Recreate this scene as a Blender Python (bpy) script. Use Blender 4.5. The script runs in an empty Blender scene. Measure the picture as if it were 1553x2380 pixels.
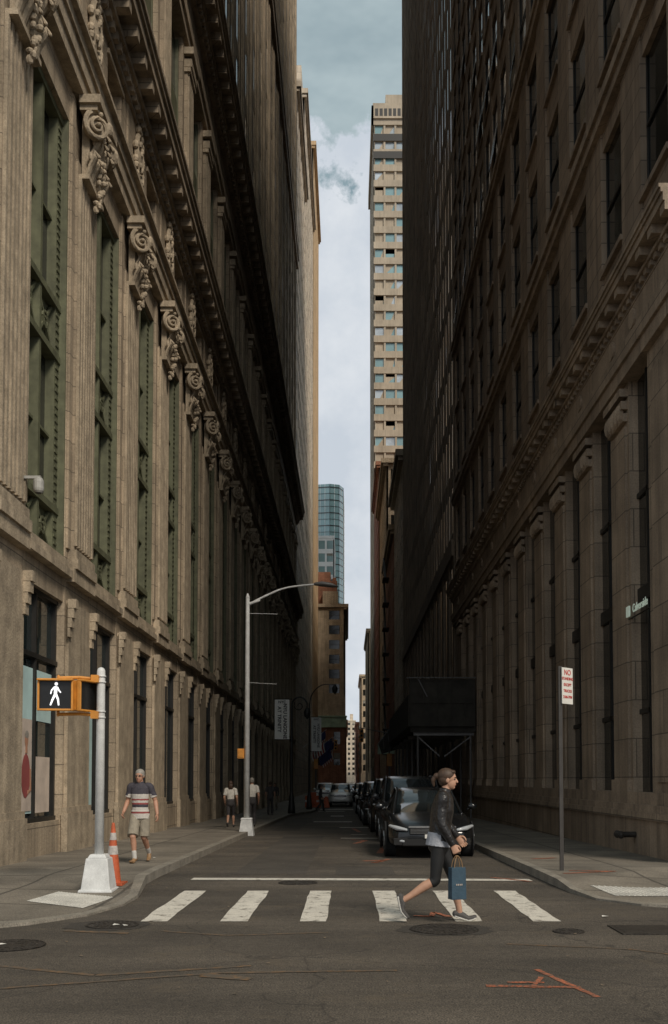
import bpy, bmesh, math, random
from mathutils import Vector, Matrix
from mathutils.bvhtree import BVHTree
random.seed(7)
D=bpy.data
SC=bpy.context.scene
def gz(y): return -0.0104*(min(max(y,14),66)-14)

# ------------------------------------------------------------ materials
def mat(name,col,rough=.8,var=.25,scale=1.5,bump=.0,bscale=30,metal=0,joints=None,streak=0,emit=0,grain=0,spec=.5,worn=None,cracks=0):
    m=D.materials.new(name); m.use_nodes=True; nt=m.node_tree; N=nt.nodes; L=nt.links
    b=N['Principled BSDF']; b.inputs['Roughness'].default_value=rough; b.inputs['Metallic'].default_value=metal
    b.inputs['Specular IOR Level'].default_value=spec
    g=N.new('ShaderNodeNewGeometry'); pos=g.outputs['Position']
    def noise(sc,vec=pos,det=3,ro=.6):
        n=N.new('ShaderNodeTexNoise'); n.inputs['Scale'].default_value=sc; n.inputs['Detail'].default_value=det
        n.inputs['Roughness'].default_value=ro; L.new(vec,n.inputs['Vector']); return n.outputs['Fac']
    def ramp(f,a,bb,lo,hi):
        r=N.new('ShaderNodeMapRange'); r.inputs[1].default_value=a; r.inputs[2].default_value=bb
        r.inputs[3].default_value=lo; r.inputs[4].default_value=hi; L.new(f,r.inputs[0]); return r.outputs[0]
    def mul(a,bb):
        n=N.new('ShaderNodeMath'); n.operation='MULTIPLY'; L.new(a,n.inputs[0]); L.new(bb,n.inputs[1]); return n.outputs[0]
    f=ramp(noise(scale),.3,.7,1-var,1+var*.6)
    if grain: f=mul(f,ramp(noise(bscale*2,det=1),.35,.65,1-grain,1+grain))
    if cracks:
        ns=N.new('ShaderNodeTexNoise'); ns.inputs['Scale'].default_value=1.3; ns.inputs['Detail'].default_value=4; L.new(pos,ns.inputs['Vector'])
        ad=N.new('ShaderNodeVectorMath'); ad.operation='ADD'; L.new(pos,ad.inputs[0]); L.new(ns.outputs['Color'],ad.inputs[1])
        vo=N.new('ShaderNodeTexVoronoi'); vo.feature='DISTANCE_TO_EDGE'; vo.inputs['Scale'].default_value=.33; L.new(ad.outputs[0],vo.inputs['Vector'])
        f=mul(f,ramp(vo.outputs['Distance'],.0,.007,.55,1))
        mp=N.new('ShaderNodeMapping'); mp.inputs['Scale'].default_value=(.25,1.6,1); L.new(pos,mp.inputs[0])
        f=mul(f,ramp(noise(.9,mp.outputs[0]),.35,.7,.78,1.22))
        f=mul(f,ramp(noise(14,det=2),.3,.7,.80,1.2))
    if streak:
        mp=N.new('ShaderNodeMapping'); mp.inputs['Scale'].default_value=(2.2,2.2,.12); L.new(pos,mp.inputs[0])
        f=mul(f,ramp(noise(1.6,mp.outputs[0]),.35,.7,1,1-streak))
    if joints:
        sp=N.new('ShaderNodeSeparateXYZ'); L.new(pos,sp.inputs[0]); ad=N.new('ShaderNodeMath'); L.new(sp.outputs[0],ad.inputs[0]); L.new(sp.outputs[1],ad.inputs[1])
        cb=N.new('ShaderNodeCombineXYZ')
        if joints[2]=='flat':
            L.new(sp.outputs[0],cb.inputs[0]); L.new(sp.outputs[1],cb.inputs[1])
        else:
            L.new(ad.outputs[0],cb.inputs[0]); L.new(sp.outputs[2],cb.inputs[1])
        bt=N.new('ShaderNodeTexBrick'); L.new(cb.outputs[0],bt.inputs['Vector']); bt.inputs['Scale'].default_value=1
        bt.inputs['Brick Width'].default_value=joints[0]; bt.inputs['Row Height'].default_value=joints[1]
        bt.inputs['Mortar Size'].default_value=joints[3]; bt.inputs['Mortar Smooth'].default_value=.3
        bt.inputs['Color1'].default_value=(1,1,1,1); bt.inputs['Color2'].default_value=(.8,.8,.8,1); bt.inputs['Mortar'].default_value=(.38,.38,.38,1)
        if joints[2]=='flat': bt.offset=0
        f=mul(f,bt.outputs['Color'])
    mx=N.new('ShaderNodeVectorMath'); mx.operation='SCALE'; mx.inputs[0].default_value=col[:3]; L.new(f,mx.inputs['Scale'])
    out=mx.outputs[0]
    if worn:
        mm=N.new('ShaderNodeMix'); mm.data_type='RGBA'; L.new(ramp(noise(worn[1],det=6,ro=.75),worn[2],worn[3],0,1),mm.inputs[0])
        L.new(out,mm.inputs[6]); mm.inputs[7].default_value=(*worn[0],1); out=mm.outputs[2]
    L.new(out,b.inputs['Base Color'])
    if emit:
        L.new(out,b.inputs['Emission Color']); b.inputs['Emission Strength'].default_value=emit
    if bump:
        bp=N.new('ShaderNodeBump'); bp.inputs['Strength'].default_value=bump; bp.inputs['Distance'].default_value=.02
        L.new(noise(bscale,det=2),bp.inputs['Height']); L.new(bp.outputs[0],b.inputs['Normal'])
    return m
ASPH=(.086,.071,.054)
stoneA=mat('limestone_warm',(.44,.35,.245),.85,.26,.8,.6,14,joints=(1.5,.62,'wall',.012),streak=.42,grain=.12)
stoneAp=mat('limestone_carved',(.44,.355,.25),.85,.3,3,.6,18,streak=.40,grain=.12)
stoneU=mat('limestone_darker',(.37,.295,.21),.9,.3,.5,.4,10,joints=(1.5,.62,'wall',.015),streak=.45)  # darker limestone tone for cornices, upper walls and core
stoneB=mat('granite_dark',(.40,.305,.215),.8,.28,.9,.5,14,joints=(1.6,.8,'wall',.014),streak=.38,grain=.12)
stoneB2=mat('granite_upper',(.36,.27,.19),.85,.25,.6,.3,10,joints=(1.2,.5,'wall',.014),streak=.4)
stoneC=mat('masonry_black_brown',(.30,.23,.165),.85,.3,.6,.3,10,streak=.4)
green=mat('green_painted_bronze',(.135,.14,.08),.65,.3,4,.2,30,streak=.35)
glassD=mat('window_glass_dark',(.014,.015,.013),.07,.3,.6,spec=.5)
glassM=mat('window_glass_mid',(.03,.034,.034),.1,.3,.6,spec=.8)
blind=mat('window_blind',(.26,.24,.20),.5,.3,1.5)
glassT=mat('window_glass_teal',(.22,.36,.38),.10,.3,.12,metal=.15,spec=.9)
glassW=mat('window_glass_painted_sky',(.50,.55,.58),.10,.4,.2,metal=.35,spec=.9)  # bright sky reflection put into the pale base colour of the glass
shopglass=mat('shop_glass',(.02,.03,.03),.05,.3,1,spec=.8)
limeF=mat('pale_limestone',(.70,.59,.46),.85,.2,.3,joints=(2,1,'wall',.03),streak=.3)
limeF2=mat('brick_sunlit_tone',(.60,.42,.24),.85,.2,.3,streak=.3)  # orange sunlight on the tower's street face is put into this colour
concD=mat('precast_concrete',(.44,.37,.28),.8,.2,.3,streak=.2)
brickR=mat('red_brick',(.42,.19,.115),.9,.3,.8,joints=(.5,.16,'wall',.02),streak=.3)
brickT=mat('tan_brick',(.70,.54,.37),.9,.25,.5,joints=(.6,.2,'wall',.02),streak=.35)
copper=mat('copper_patina',(.38,.50,.36),.7,.3,1)
whitewall=mat('white_panel',(.85,.87,.87),.6,.1,.5)
asphalt=mat('asphalt',ASPH,.85,.36,.45,1,38,grain=.6,worn=((.105,.082,.055),1.1,.55,.75),cracks=1)
asphalt2=mat('asphalt_utility_cut',(.068,.058,.046),.88,.3,.8,1,38,grain=.5)
dirt=mat('ground_asphalt',ASPH,.9,.3,.3)
conc=mat('sidewalk_concrete',(.205,.178,.14),.85,.36,.9,.5,30,joints=(1.5,1.5,'flat',.03),grain=.32)
kerbm=mat('granite_kerb',(.235,.21,.17),.8,.3,3,.4,30,grain=.25)
paint=mat('white_road_paint',(.62,.58,.50),.7,.12,2,.3,40,worn=((.13,.11,.085),6,.53,.64),grain=.16)
paint2=mat('faded_road_paint',(.44,.40,.34),.7,.2,2,.3,40,worn=(ASPH,6,.45,.65))
orange=mat('orange_spray_paint',(.42,.125,.055),.85,.35,5,worn=(ASPH,22,.44,.60),grain=.4)
ochre=mat('ochre_spray_paint',(.19,.11,.05),.85,.3,3,worn=(ASPH,11,.36,.55))
iron=mat('cast_iron',(.045,.038,.031),.6,.4,12,.8,45,metal=.3)
ironp=mat('worn_asphalt_patch',(.045,.038,.030),.9,.3,5,.6,50,grain=.3)
tact=mat('tactile_paving',(.48,.46,.41),.75,.25,3,.3,30,grain=.15)
galv=mat('galvanised_steel',(.62,.62,.60),.5,.18,6,.1,60,grain=.1)
galvd=mat('weathered_steel',(.17,.165,.16),.5,.2,6,metal=.4)
postd=mat('sign_post_steel',(.055,.05,.045),.6,.2,6,metal=.3)
camw=mat('camera_housing',(.36,.35,.32),.5,.2,6)
blackm=mat('black_painted_metal',(.018,.017,.015),.5,.3,5)
sigY=mat('signal_orange',(.62,.26,.04),.45,.2,6,.1,40)
sigB=mat('signal_face_black',(.01,.01,.01),.35,.2,9)
lit=mat('lit_led_white',(.9,.92,.95),.5,.02,3,emit=.9)
coneO=mat('cone_orange',(.48,.10,.035),.6,.3,10)
coneW=mat('reflective_white',(.5,.46,.42),.5,.35,12)
bannerW=mat('banner_white',(.90,.88,.82),.8,.06,3)
bannerG=mat('banner_grey',(.68,.68,.64),.8,.12,3)
textB=mat('black_lettering',(.015,.015,.015),.7)
redT=mat('red_lettering',(.45,.04,.03),.7)
signW=mat('sign_white',(.68,.66,.60),.5,.1,5)
signG=mat('sign_letters_green_white',(.62,.72,.60),.5,.1,5,emit=.22)
poster1=mat('poster_teal',(.50,.68,.67),.4,.2,1.5)
poster2=mat('poster_cream',(.60,.50,.42),.4,.2,3)
netm=mat('shed_dark_plywood',(.045,.040,.032),.85,.4,2)
flagR=mat('flag_red',(.4,.06,.05),.8); flagW=mat('flag_white',(.7,.67,.62),.8); flagB=mat('flag_blue',(.04,.05,.14),.8)
skin=mat('skin',(.46,.26,.17),.55,.08,20); skinm=mat('skin_tanned',(.42,.22,.14),.55,.08,20)
hairB=mat('hair_brown',(.06,.033,.018),.6,.4,60); hairG=mat('hair_grey',(.28,.255,.22),.7,.3,60)
leather=mat('jacket_black_satin',(.014,.012,.011),.38,.3,9,.9,16); legg=mat('leggings_black',(.010,.010,.010),.7)
greyS=mat('shirt_grey',(.33,.34,.37),.85,.2,15,.4,40); shoeG=mat('shoe_grey',(.07,.065,.06),.7,.3,30); soleW=mat('sole_white',(.55,.53,.48),.6)
poloD=mat('polo_dark',(.05,.045,.055),.85,.2,15,.5,22); poloW=mat('polo_white',(.50,.46,.41),.85,.1,15,.5,22); poloR=mat('polo_red',(.27,.06,.055),.85)
shortsM=mat('shorts_khaki',(.26,.225,.17),.85,.2,12,.6,18); shoeT=mat('shoe_tan',(.26,.15,.07),.6); sock=mat('sock_white',(.5,.48,.44),.8)
lips=mat('lips',(.36,.14,.11),.5); eyed=mat('eye_dark',(.02,.015,.01),.2); navy=mat('bag_navy',(.03,.065,.095),.6,.2,10,.2,20)
dark=mat('cloth_dark',(.05,.045,.045),.85,.3,10); cream=mat('cloth_cream',(.62,.58,.51),.85,.2,10); rope=mat('bag_handle',(.25,.15,.07),.7)
carK=mat('car_paint_black',(.008,.009,.010),.16,.1,3,spec=.6); carS=mat('car_paint_silver',(.62,.60,.56),.3,.1,3,metal=.2); carD=mat('car_paint_graphite',(.025,.027,.03),.2,.1,3,spec=.6)
carG=mat('car_glass',(.015,.02,.022),.05,.1,3,spec=.8); tyre=mat('tyre_rubber',(.012,.012,.012),.85); rim=mat('wheel_alloy',(.25,.25,.25),.35,.1,5,metal=.8)
chrome=mat('chrome',(.6,.6,.6),.15,.05,5,metal=1); lampg=mat('headlamp_lens',(.38,.40,.41),.12,.1,9,spec=.9); taxi=mat('taxi_white',(.75,.73,.68),.3,.1,3)

# ------------------------------------------------------------ mesh buffer
class M:
    def __init__(s): s.v=[];s.f=[];s.m=[];s.lab=[]
    def box(s,x0,x1,y0,y1,z0,z1,m=0):
        x0,x1=min(x0,x1),max(x0,x1); y0,y1=min(y0,y1),max(y0,y1); z0,z1=min(z0,z1),max(z0,z1)
        n=len(s.v); s.v+=[(x0,y0,z0),(x1,y0,z0),(x1,y1,z0),(x0,y1,z0),(x0,y0,z1),(x1,y0,z1),(x1,y1,z1),(x0,y1,z1)]
        s.f+=[(n+3,n+2,n+1,n),(n+4,n+5,n+6,n+7),(n,n+1,n+5,n+4),(n+1,n+2,n+6,n+5),(n+2,n+3,n+7,n+6),(n+3,n,n+4,n+7)]; s.m+=[m]*6
    def poly(s,pts,m=0):
        n=len(s.v); s.v+=[tuple(p) for p in pts]; s.f.append(tuple(range(n,n+len(pts)))); s.m.append(m)
    def frus(s,c,w0,w1,h,m=0,d0=None,d1=None):
        d0=d0 or w0; d1=d1 or w1; x,y,z=c; n=len(s.v)
        for (w,d,zz) in ((w0,d0,z),(w1,d1,z+h)):
            s.v+=[(x-w/2,y-d/2,zz),(x+w/2,y-d/2,zz),(x+w/2,y+d/2,zz),(x-w/2,y+d/2,zz)]
        s.f+=[(n+3,n+2,n+1,n),(n+4,n+5,n+6,n+7),(n,n+1,n+5,n+4),(n+1,n+2,n+6,n+5),(n+2,n+3,n+7,n+6),(n+3,n,n+4,n+7)]; s.m+=[m]*6
    def bar(s,p0,p1,w,t,m=0,up=(0,0,1)):
        p0=Vector(p0);p1=Vector(p1); d=(p1-p0).normalized(); u=Vector(up)
        a=d.cross(u)
        if a.length<1e-4: a=d.cross(Vector((1,0,0)))
        a.normalize(); b=a.cross(d).normalized(); n=len(s.v)
        for p in (p0,p1):
            for (i,j) in ((-1,-1),(1,-1),(1,1),(-1,1)): s.v.append(tuple(p+a*i*w/2+b*j*t/2))
        s.f+=[(n+3,n+2,n+1,n),(n+4,n+5,n+6,n+7),(n,n+1,n+5,n+4),(n+1,n+2,n+6,n+5),(n+2,n+3,n+7,n+6),(n+3,n,n+4,n+7)]; s.m+=[m]*6
    def tube(s,pts,rad,lab=0,side=(0,1,0),seg=10,step=None,r0=True,r1=True):
        P=[Vector(p) for p in pts]; R=[(r,r) if not isinstance(r,(tuple,list)) else r for r in (rad if isinstance(rad,list) else [rad]*len(P))]
        if step:
            Q=[];S=[]
            for i in range(len(P)-1):
                a=P[max(i-1,0)];b=P[i];c=P[i+1];d=P[min(i+2,len(P)-1)]
                k=max(1,int((c-b).length/step))
                for j in range(k):
                    t=j/k; q=.5*((2*b)+(c-a)*t+(2*a-5*b+4*c-d)*t*t+(3*b-a-3*c+d)*t**3)
                    Q.append(q); S.append((R[i][0]*(1-t)+R[i+1][0]*t,R[i][1]*(1-t)+R[i+1][1]*t))
            Q.append(P[-1]);S.append(R[-1]); P=Q;R=S
        n=len(P); T=[(P[min(i+1,n-1)]-P[max(i-1,0)]).normalized() for i in range(n)]
        rings=[]; sd=Vector(side)
        def ring(p,t,ra,rb):
            a=sd-t*sd.dot(t)
            if a.length<.05: a=Vector((1,0,0))-t*t.x
            if a.length<.05: a=Vector((0,0,1))-t*t.z
            a.normalize(); b=t.cross(a)
            return [p+a*ra*math.cos(2*math.pi*k/seg)+b*rb*math.sin(2*math.pi*k/seg) for k in range(seg)]
        if r0:
            e=min(R[0])
            for an in (80,50,25): rings.append(ring(P[0]-T[0]*e*math.sin(math.radians(an)),T[0],R[0][0]*math.cos(math.radians(an)),R[0][1]*math.cos(math.radians(an))))
        for i in range(n): rings.append(ring(P[i],T[i],*R[i]))
        if r1:
            e=min(R[-1])
            for an in (25,50,80): rings.append(ring(P[-1]+T[-1]*e*math.sin(math.radians(an)),T[-1],R[-1][0]*math.cos(math.radians(an)),R[-1][1]*math.cos(math.radians(an))))
        s.loft(rings,lab)
    def loft(s,rings,m=0):
        n=len(s.v); seg=len(rings[0])
        for r in rings: s.v+=[tuple(p) for p in r]
        for i in range(len(rings)-1):
            for k in range(seg):
                a=n+i*seg+k;b=n+i*seg+(k+1)%seg
                s.f.append((a,b,b+seg,a+seg)); s.m.append(m)
        s.f.append(tuple(range(n+seg-1,n-1,-1))); s.m.append(m)
        e=n+(len(rings)-1)*seg; s.f.append(tuple(range(e,e+seg))); s.m.append(m)
    def ell(s,c,r,lab=0,seg=12,rings=8,rot=None):
        c=Vector(c); RR=[]
        for i in range(rings+1):
            th=math.pi*(.02+.96*i/rings); rg=[]
            for k in range(seg):
                ph=2*math.pi*k/seg; v=Vector((r[0]*math.sin(th)*math.cos(ph),r[1]*math.sin(th)*math.sin(ph),-r[2]*math.cos(th)))
                if rot: v=rot@v
                rg.append(c+v)
            RR.append(rg)
        s.loft(RR,lab)
    def build(s,name,mats,parent=None,smooth=False,loc=None,rotz=0,bevel=0,sub=0):
        me=D.meshes.new(name); me.from_pydata(s.v,[],s.f)
        if not isinstance(mats,(list,tuple)): mats=[mats]
        for x in mats: me.materials.append(x)
        if len(mats)>1: me.polygons.foreach_set('material_index',s.m)
        if smooth: me.polygons.foreach_set('use_smooth',[True]*len(s.f))
        me.update(); o=D.objects.new(name,me); SC.collection.objects.link(o)
        if parent: o.parent=parent
        if loc: o.location=loc
        o.rotation_euler[2]=rotz
        if bevel:
            b=o.modifiers.new('b','BEVEL'); b.width=bevel; b.segments=2; b.limit_method='ANGLE'
        if sub:
            b=o.modifiers.new('s','SUBSURF'); b.levels=sub; b.render_levels=sub
        return o
def empty(name,loc=(0,0,0),rotz=0):
    o=D.objects.new(name,None); SC.collection.objects.link(o); o.location=loc; o.rotation_euler[2]=rotz; return o
def text(body,size,loc,rot,m,parent,name='lettering',ext=.004,off=0):
    c=D.curves.new(name,'FONT'); c.body=body; c.size=size; c.extrude=ext; c.offset=off; c.align_x='CENTER'; c.align_y='CENTER'; c.materials.append(m)
    o=D.objects.new(name,c); SC.collection.objects.link(o); o.location=loc; o.rotation_euler=rot; o.parent=parent; return o

class Bld:
    def __init__(s,name): s.e=empty(name); s.parts={}
    def p(s,part,*mats):
        if part not in s.parts: s.parts[part]=(M(),mats)
        return s.parts[part][0]
    def done(s):
        for k,(m,mats) in s.parts.items(): m.build(k,list(mats),s.e)
class Face:
    def __init__(s,ox,oy,u,n): s.o=(ox,oy);s.u=u;s.n=n
    def pt(s,a,d,z): return (s.o[0]+s.u[0]*a+s.n[0]*d, s.o[1]+s.u[1]*a+s.n[1]*d, z)
    def box(s,B,a0,a1,d0,d1,z0,z1,m=0):
        p=s.pt(a0,d0,z0);q=s.pt(a1,d1,z1); B.box(p[0],q[0],p[1],q[1],p[2],q[2],m)
    def pane(s,B,a0,a1,d,z0,z1,m=0,j=.008):
        r=lambda: d+random.uniform(-j,j)
        B.poly([s.pt(a0,r(),z0),s.pt(a1,r(),z0),s.pt(a1,d,z1),s.pt(a0,d,z1)],m)
    def bar(s,B,a0,z0,a1,z1,d,w,t,m=0): B.bar(s.pt(a0,d,z0),s.pt(a1,d,z1),t,w,m,up=(s.n[0],s.n[1],0))
def left(x=-5.9): return Face(x,0,(0,1),(1,0))
def right(x=5.9): return Face(x,0,(0,1),(-1,0))
def front(y): return Face(0,y,(1,0),(0,-1))
def grid(F,W,G,a0,a1,z0,z1,pitch,floor,pw,sh,dep=.3,rail=True,w=(6,3,1),spd=.05,sill=0):
    n=max(1,round((a1-a0)/pitch)); p=(a1-a0)/n; nf=max(1,round((z1-z0)/floor)); fl=(z1-z0)/nf
    bd=-dep-.25
    for i in range(n+1):
        c=a0+i*p; F.box(W,max(a0,c-pw/2),min(a1,c+pw/2),bd,0,z0,z1)
    for j in range(nf+1):
        z=z0+j*fl; F.box(W,a0+.01,a1-.01,bd,-spd,max(z0+.002,z-sh/2),min(z1-.002,z+sh/2))
        if sill and j<nf:
            for i in range(n): F.box(W,a0+i*p+pw/2-.04,a0+(i+1)*p-pw/2+.04,-spd-.02,sill,z+sh/2-.12,z+sh/2)
    for j in range(nf):
        for i in range(n):
            u0=a0+i*p+pw/2-.02;u1=a0+(i+1)*p-pw/2+.02; v0=z0+j*fl+sh/2-.02; v1=z0+(j+1)*fl-sh/2+.02
            k=random.choices((0,1,2),w)[0]; g=-dep
            if k==2:
                vm=v0+(v1-v0)*random.choice((.3,.5,.5,.7)); F.pane(G,u0,u1,g,v0,vm,0); F.pane(G,u0,u1,g,vm,v1,2,0)
            else: F.pane(G,u0,u1,g,v0,v1,k)
            if rail:
                zm=(v0+v1)/2; F.box(G,u0,u1,g+.012,g+.04,zm-.035,zm+.035,3)
                F.box(G,u0,u0+.07,g+.012,g+.035,v0,v1,3); F.box(G,u1-.07,u1,g+.012,g+.035,v0,v1,3)
GL=(glassD,glassM,blind,blackm)

# ------------------------------------------------------------ carved pieces
def capital_mesh():
    m=M(); rs=random.Random(3)
    m.box(-.55,.55,0,.16,0,1.35)
    m.box(-.86,.86,0,.46,1.52,1.7); m.box(-.78,.78,0,.38,1.40,1.52)
    m.box(-.70,.70,0,.20,-.08,.02)
    for sx in (-1,1):
        c=Vector((sx*.62,.34,1.12)); ax=Vector((sx*.75,.66,0)).normalized(); e=Vector((0,0,1)); f=ax.cross(e)
        pts=[];rad=[]
        for i in range(34):
            t=i/33; a=t*math.pi*4.2+ (math.pi/2); r=.29*(1-t)+.03
            pts.append(c+e*r*math.sin(a)+f*r*math.cos(a)*(-sx)+ax*t*.06); rad.append(.06*(1-t*.5))
        m.tube(pts,rad,seg=6); m.tube([c-ax*.14,c-ax*.02],[.27,.27],seg=12,r0=False,r1=False)
        m.tube([c-ax*.05,c+ax*.1],[.06,.05],seg=8)
        m.tube([(sx*.1,.28,1.33),(sx*.35,.36,1.42),(sx*.62,.42,1.38)],[.05,.06,.06],seg=6)
    for row,(zb,zt,out,k) in enumerate(((.0,.55,.26,5),(.38,.98,.34,4),(.75,1.25,.36,3))):
        for i in range(k):
            x=-.5+1.0*(i+.5)/k if k<5 else -.56+1.12*i/4
            w=.13
            m.tube([(x,.12,zb),(x,.2,zb+.25),(x*1.04,.24+out*.25,zt-.12),(x*1.06,out+.06,zt),(x*1.06,out+.12,zt-.1)],[(w*.8,.05),(w,.05),(w,.05),(w*.75,.045),(w*.4,.04)],side=(1,0,0),seg=7)
            for s2 in (-1,1):
                m.ell((x+s2*w*.8,out*.6+.06,zt-.12),(.05,.06,.1),seg=6,rings=4)
    for i in range(26):
        z=1.3-1.75*i/26; w=.22*(1-i/30)+.02
        m.ell((rs.uniform(-w,w),.22+rs.uniform(-.03,.12),z),(rs.uniform(.05,.1),rs.uniform(.05,.09),rs.uniform(.05,.1)),seg=6,rings=4)
    m.ell((0,.45,1.42),(.14,.1,.16),seg=8,rings=5)
    me=m.build('capital_tmp',stoneAp,smooth=False); d=me.data; D.objects.remove(me); return d
def medallion_mesh():
    m=M(); rs=random.Random(5)
    pts=[(.33*math.cos(a),.08,.62*math.sin(a)) for a in [2*math.pi*i/16 for i in range(17)]]
    m.tube(pts,[.07]*17,seg=6)
    m.ell((0,.03,0),(.26,.12,.5),seg=10,rings=6)
    for i in range(22):
        a=rs.uniform(0,6.28); m.ell((.42*math.cos(a),.08,.8*math.sin(a)),(.08,.09,.11),seg=6,rings=4)
    for i in range(8): m.ell((rs.uniform(-.15,.15),.14,rs.uniform(-.4,.4)),(.06,.06,.09),seg=6,rings=4)
    me=m.build('med_tmp',stoneAp); d=me.data; D.objects.remove(me); return d
CAP=capital_mesh(); MED=medallion_mesh()
def inst(name,mesh,F,a,d,z,parent,s=(1,1,1)):
    o=D.objects.new(name,mesh); SC.collection.objects.link(o); o.parent=parent
    X=Vector((F.u[0],F.u[1],0)); Y=Vector((F.n[0],F.n[1],0)); Z=Vector((0,0,1))
    R=Matrix((X,Y,Z)).transposed().to_4x4(); p=F.pt(a,d,z)
    o.matrix_local=Matrix.Translation(p)@R@Matrix.Diagonal((*s,1)); return o

# ------------------------------------------------------------ building A (left, classical)
A=Bld('classical_office_building'); F=left(); W=A.p('walls',stoneA); T=A.p('pilasters',stoneAp); G=A.p('windows',*GL); GR=A.p('green_window_frames',green)
A.p('core',stoneU).box(-60,-6.72,15.75,110.8,-1,96)
PY=[16.85+4.6*k for k in range(21)]
a0,a1=15.6,111.0
U=A.p('upper_walls',stoneU)
GW=A.p('shop_windows',shopglass); Bk=A.p('shop_frames',blackm)
for k,c in enumerate(PY):
    lo=max(a0,c-.97); hi=min(a1,c+.97)
    F.box(W,lo,hi,-.75,0,-1,16.3)
    F.box(T,max(a0-.1,c-.86),c+.86,0,.07,.98,5.3); F.box(T,c-1.02 if k else a0-.2,c+1.02,0,.13,-1,.85); F.box(T,c-.98,c+.98,0,.10,.85,.98)
    F.box(T,c-.86,c+.86,0,.17,5.7,5.98); F.box(T,c-.80,c+.80,0,.22,5.98,6.2); F.box(T,c-.76,c+.76,0,.18,6.2,6.4)
    F.box(W,c-.70,c+.70,0,.10,6.4,14.9)
    for i in range(7): F.box(T,c-.66+i*.203,c-.66+i*.203+.10,.10,.165,6.5,14.6)
    F.box(W,c-.93,c-.70,0,.045,6.4,16.2); F.box(W,c+.70,c+.93,0,.045,6.4,16.2)
    for s in (-1,1):
        for q in range(4): F.box(T,c+s*.88-.10,c+s*.88+.10,0.07,.24-.04*q,5.12-q*.2,5.31-q*.2)
    inst('capital',CAP,F,c,.12,14.6,A.e,(.90,1.0,1))
    inst('medallion',MED,F,c,.18,18.3,A.e)
    if k<20:
        u0,u1=c+.97,c+3.63; um=(u0+u1)/2
        F.box(W,u0,u1,-.74,-.06,-1,.72); F.box(W,u0,u1,-.7,-.03,5.25,5.75); F.box(T,u0-.04,u1+.04,-.7,.16,5.75,5.9); F.box(T,u0-.02,u1+.02,-.7,.10,5.9,6.1)
        F.box(W,u0,u1,-.7,-.02,15.55,16.3)
        F.pane(GW,u0,u1,-.24,.7,5.25)
        for q in (u0+.02,u1-.10,um-.04): F.box(Bk,q,q+.08,-.26,-.15,.7,5.25)
        for q in (.72,3.9,5.17): F.box(Bk,u0,u1,-.26,-.13,q,q+.09)
        for q in (u0,u1-.06): F.box(GR,q,q+.06,-.5,-.03,6.1,15.55)
        for q in (u0+.06,u1-.34): F.box(GR,q,q+.28,-.5,-.17,6.1,15.55)
        F.box(GR,um-.06,um+.06,-.5,-.16,6.1,15.55)
        for z in (6.12,7.05,10.25,11.35,15.4): F.box(GR,u0+.06,u1-.06,-.5,-.13,z,z+.14)
        for z in (8.6,13.2): F.box(GR,u0+.34,u1-.34,-.42,-.26,z,z+.06)
        F.pane(G,u0+.2,u1-.2,-.36,6.2,15.5,0)
        for (z0,z1) in ((6.28,7.05),(10.41,11.35)):
            F.box(GR,u0+.34,u1-.34,-.40,-.30,z0,z1)
            for (p,q) in ((u0+.36,um-.07),(um+.07,u1-.36)):
                F.bar(GR,p,z0,q,z1,-.25,.05,.06); F.bar(GR,p,z1,q,z0,-.25,.05,.06)
                ci=((p+q)/2,(z0+z1)/2)
                for e in range(8):
                    t=e*math.pi/4; F.bar(GR,ci[0]+.16*math.cos(t),ci[1]+.16*math.sin(t),ci[0]+.16*math.cos(t+.785),ci[1]+.16*math.sin(t+.785),-.24,.05,.05)
        if k<9:
            z=6.4
            while z<15.3:
                F.box(GR,u0+.10,u0+.30,-.17,-.15,z,z+.05); F.box(GR,u1-.30,u1-.10,-.17,-.15,z,z+.05); z+=.16
        F.box(W,u0,u1,-.3,.14,17.3,17.62); F.box(W,u0,u1,-.3,.14,18.95,19.2)
        F.box(W,u0,um-.72,-.3,.14,17.62,18.95); F.box(W,um+.72,u1,-.3,.14,17.62,18.95)
        F.pane(G,um-.74,um+.74,-.12,17.6,18.97,0)
        for (p,q,r,t) in ((um-.82,um+.82,17.52,17.64),(um-.82,um+.82,18.93,19.05)): F.box(T,p,q,.14,.2,r,t)
    F.box(W,lo,hi,-.3,.18,17.3,19.2)
F.box(T,a0-.3,a1,-.6,.22,16.3,16.6); F.box(T,a0-.3,a1,-.6,.28,16.6,16.95); F.box(T,a0-.35,a1,-.6,.34,16.95,17.2); F.box(T,a0-.4,a1,-.6,.46,17.2,17.3)
def cornice(F,T,a0,a1,z,pr,dn=.36,mod=.92,h=1):
    y=a0
    F.box(T,a0,a1,-.6,pr*.28,z,z+.14*h)
    while y<a1: F.box(T,y,y+dn*.5,-.1,pr*.42,z+.14*h,z+.34*h); y+=dn
    F.box(T,a0,a1,-.6,pr*.5,z+.34*h,z+.48*h)
    y=a0
    while y<a1: F.box(T,y,y+.26,0,pr*.86,z+.48*h,z+.78*h); y+=mod
    F.box(T,a0,a1,-.6,pr*.92,z+.78*h,z+1.05*h); F.box(T,a0,a1,-.6,pr,z+1.05*h,z+1.2*h); F.box(T,a0,a1,-.6,pr*1.07,z+1.2*h,z+1.32*h)
CN=A.p('cornices',stoneU)
cornice(F,CN,a0-.5,a1,19.2,.90)
F.box(U,a0,a1,-.7,-.05,20.52,22.2); F.box(U,a0,a1,-.7,.02,22.2,22.4)
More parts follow.
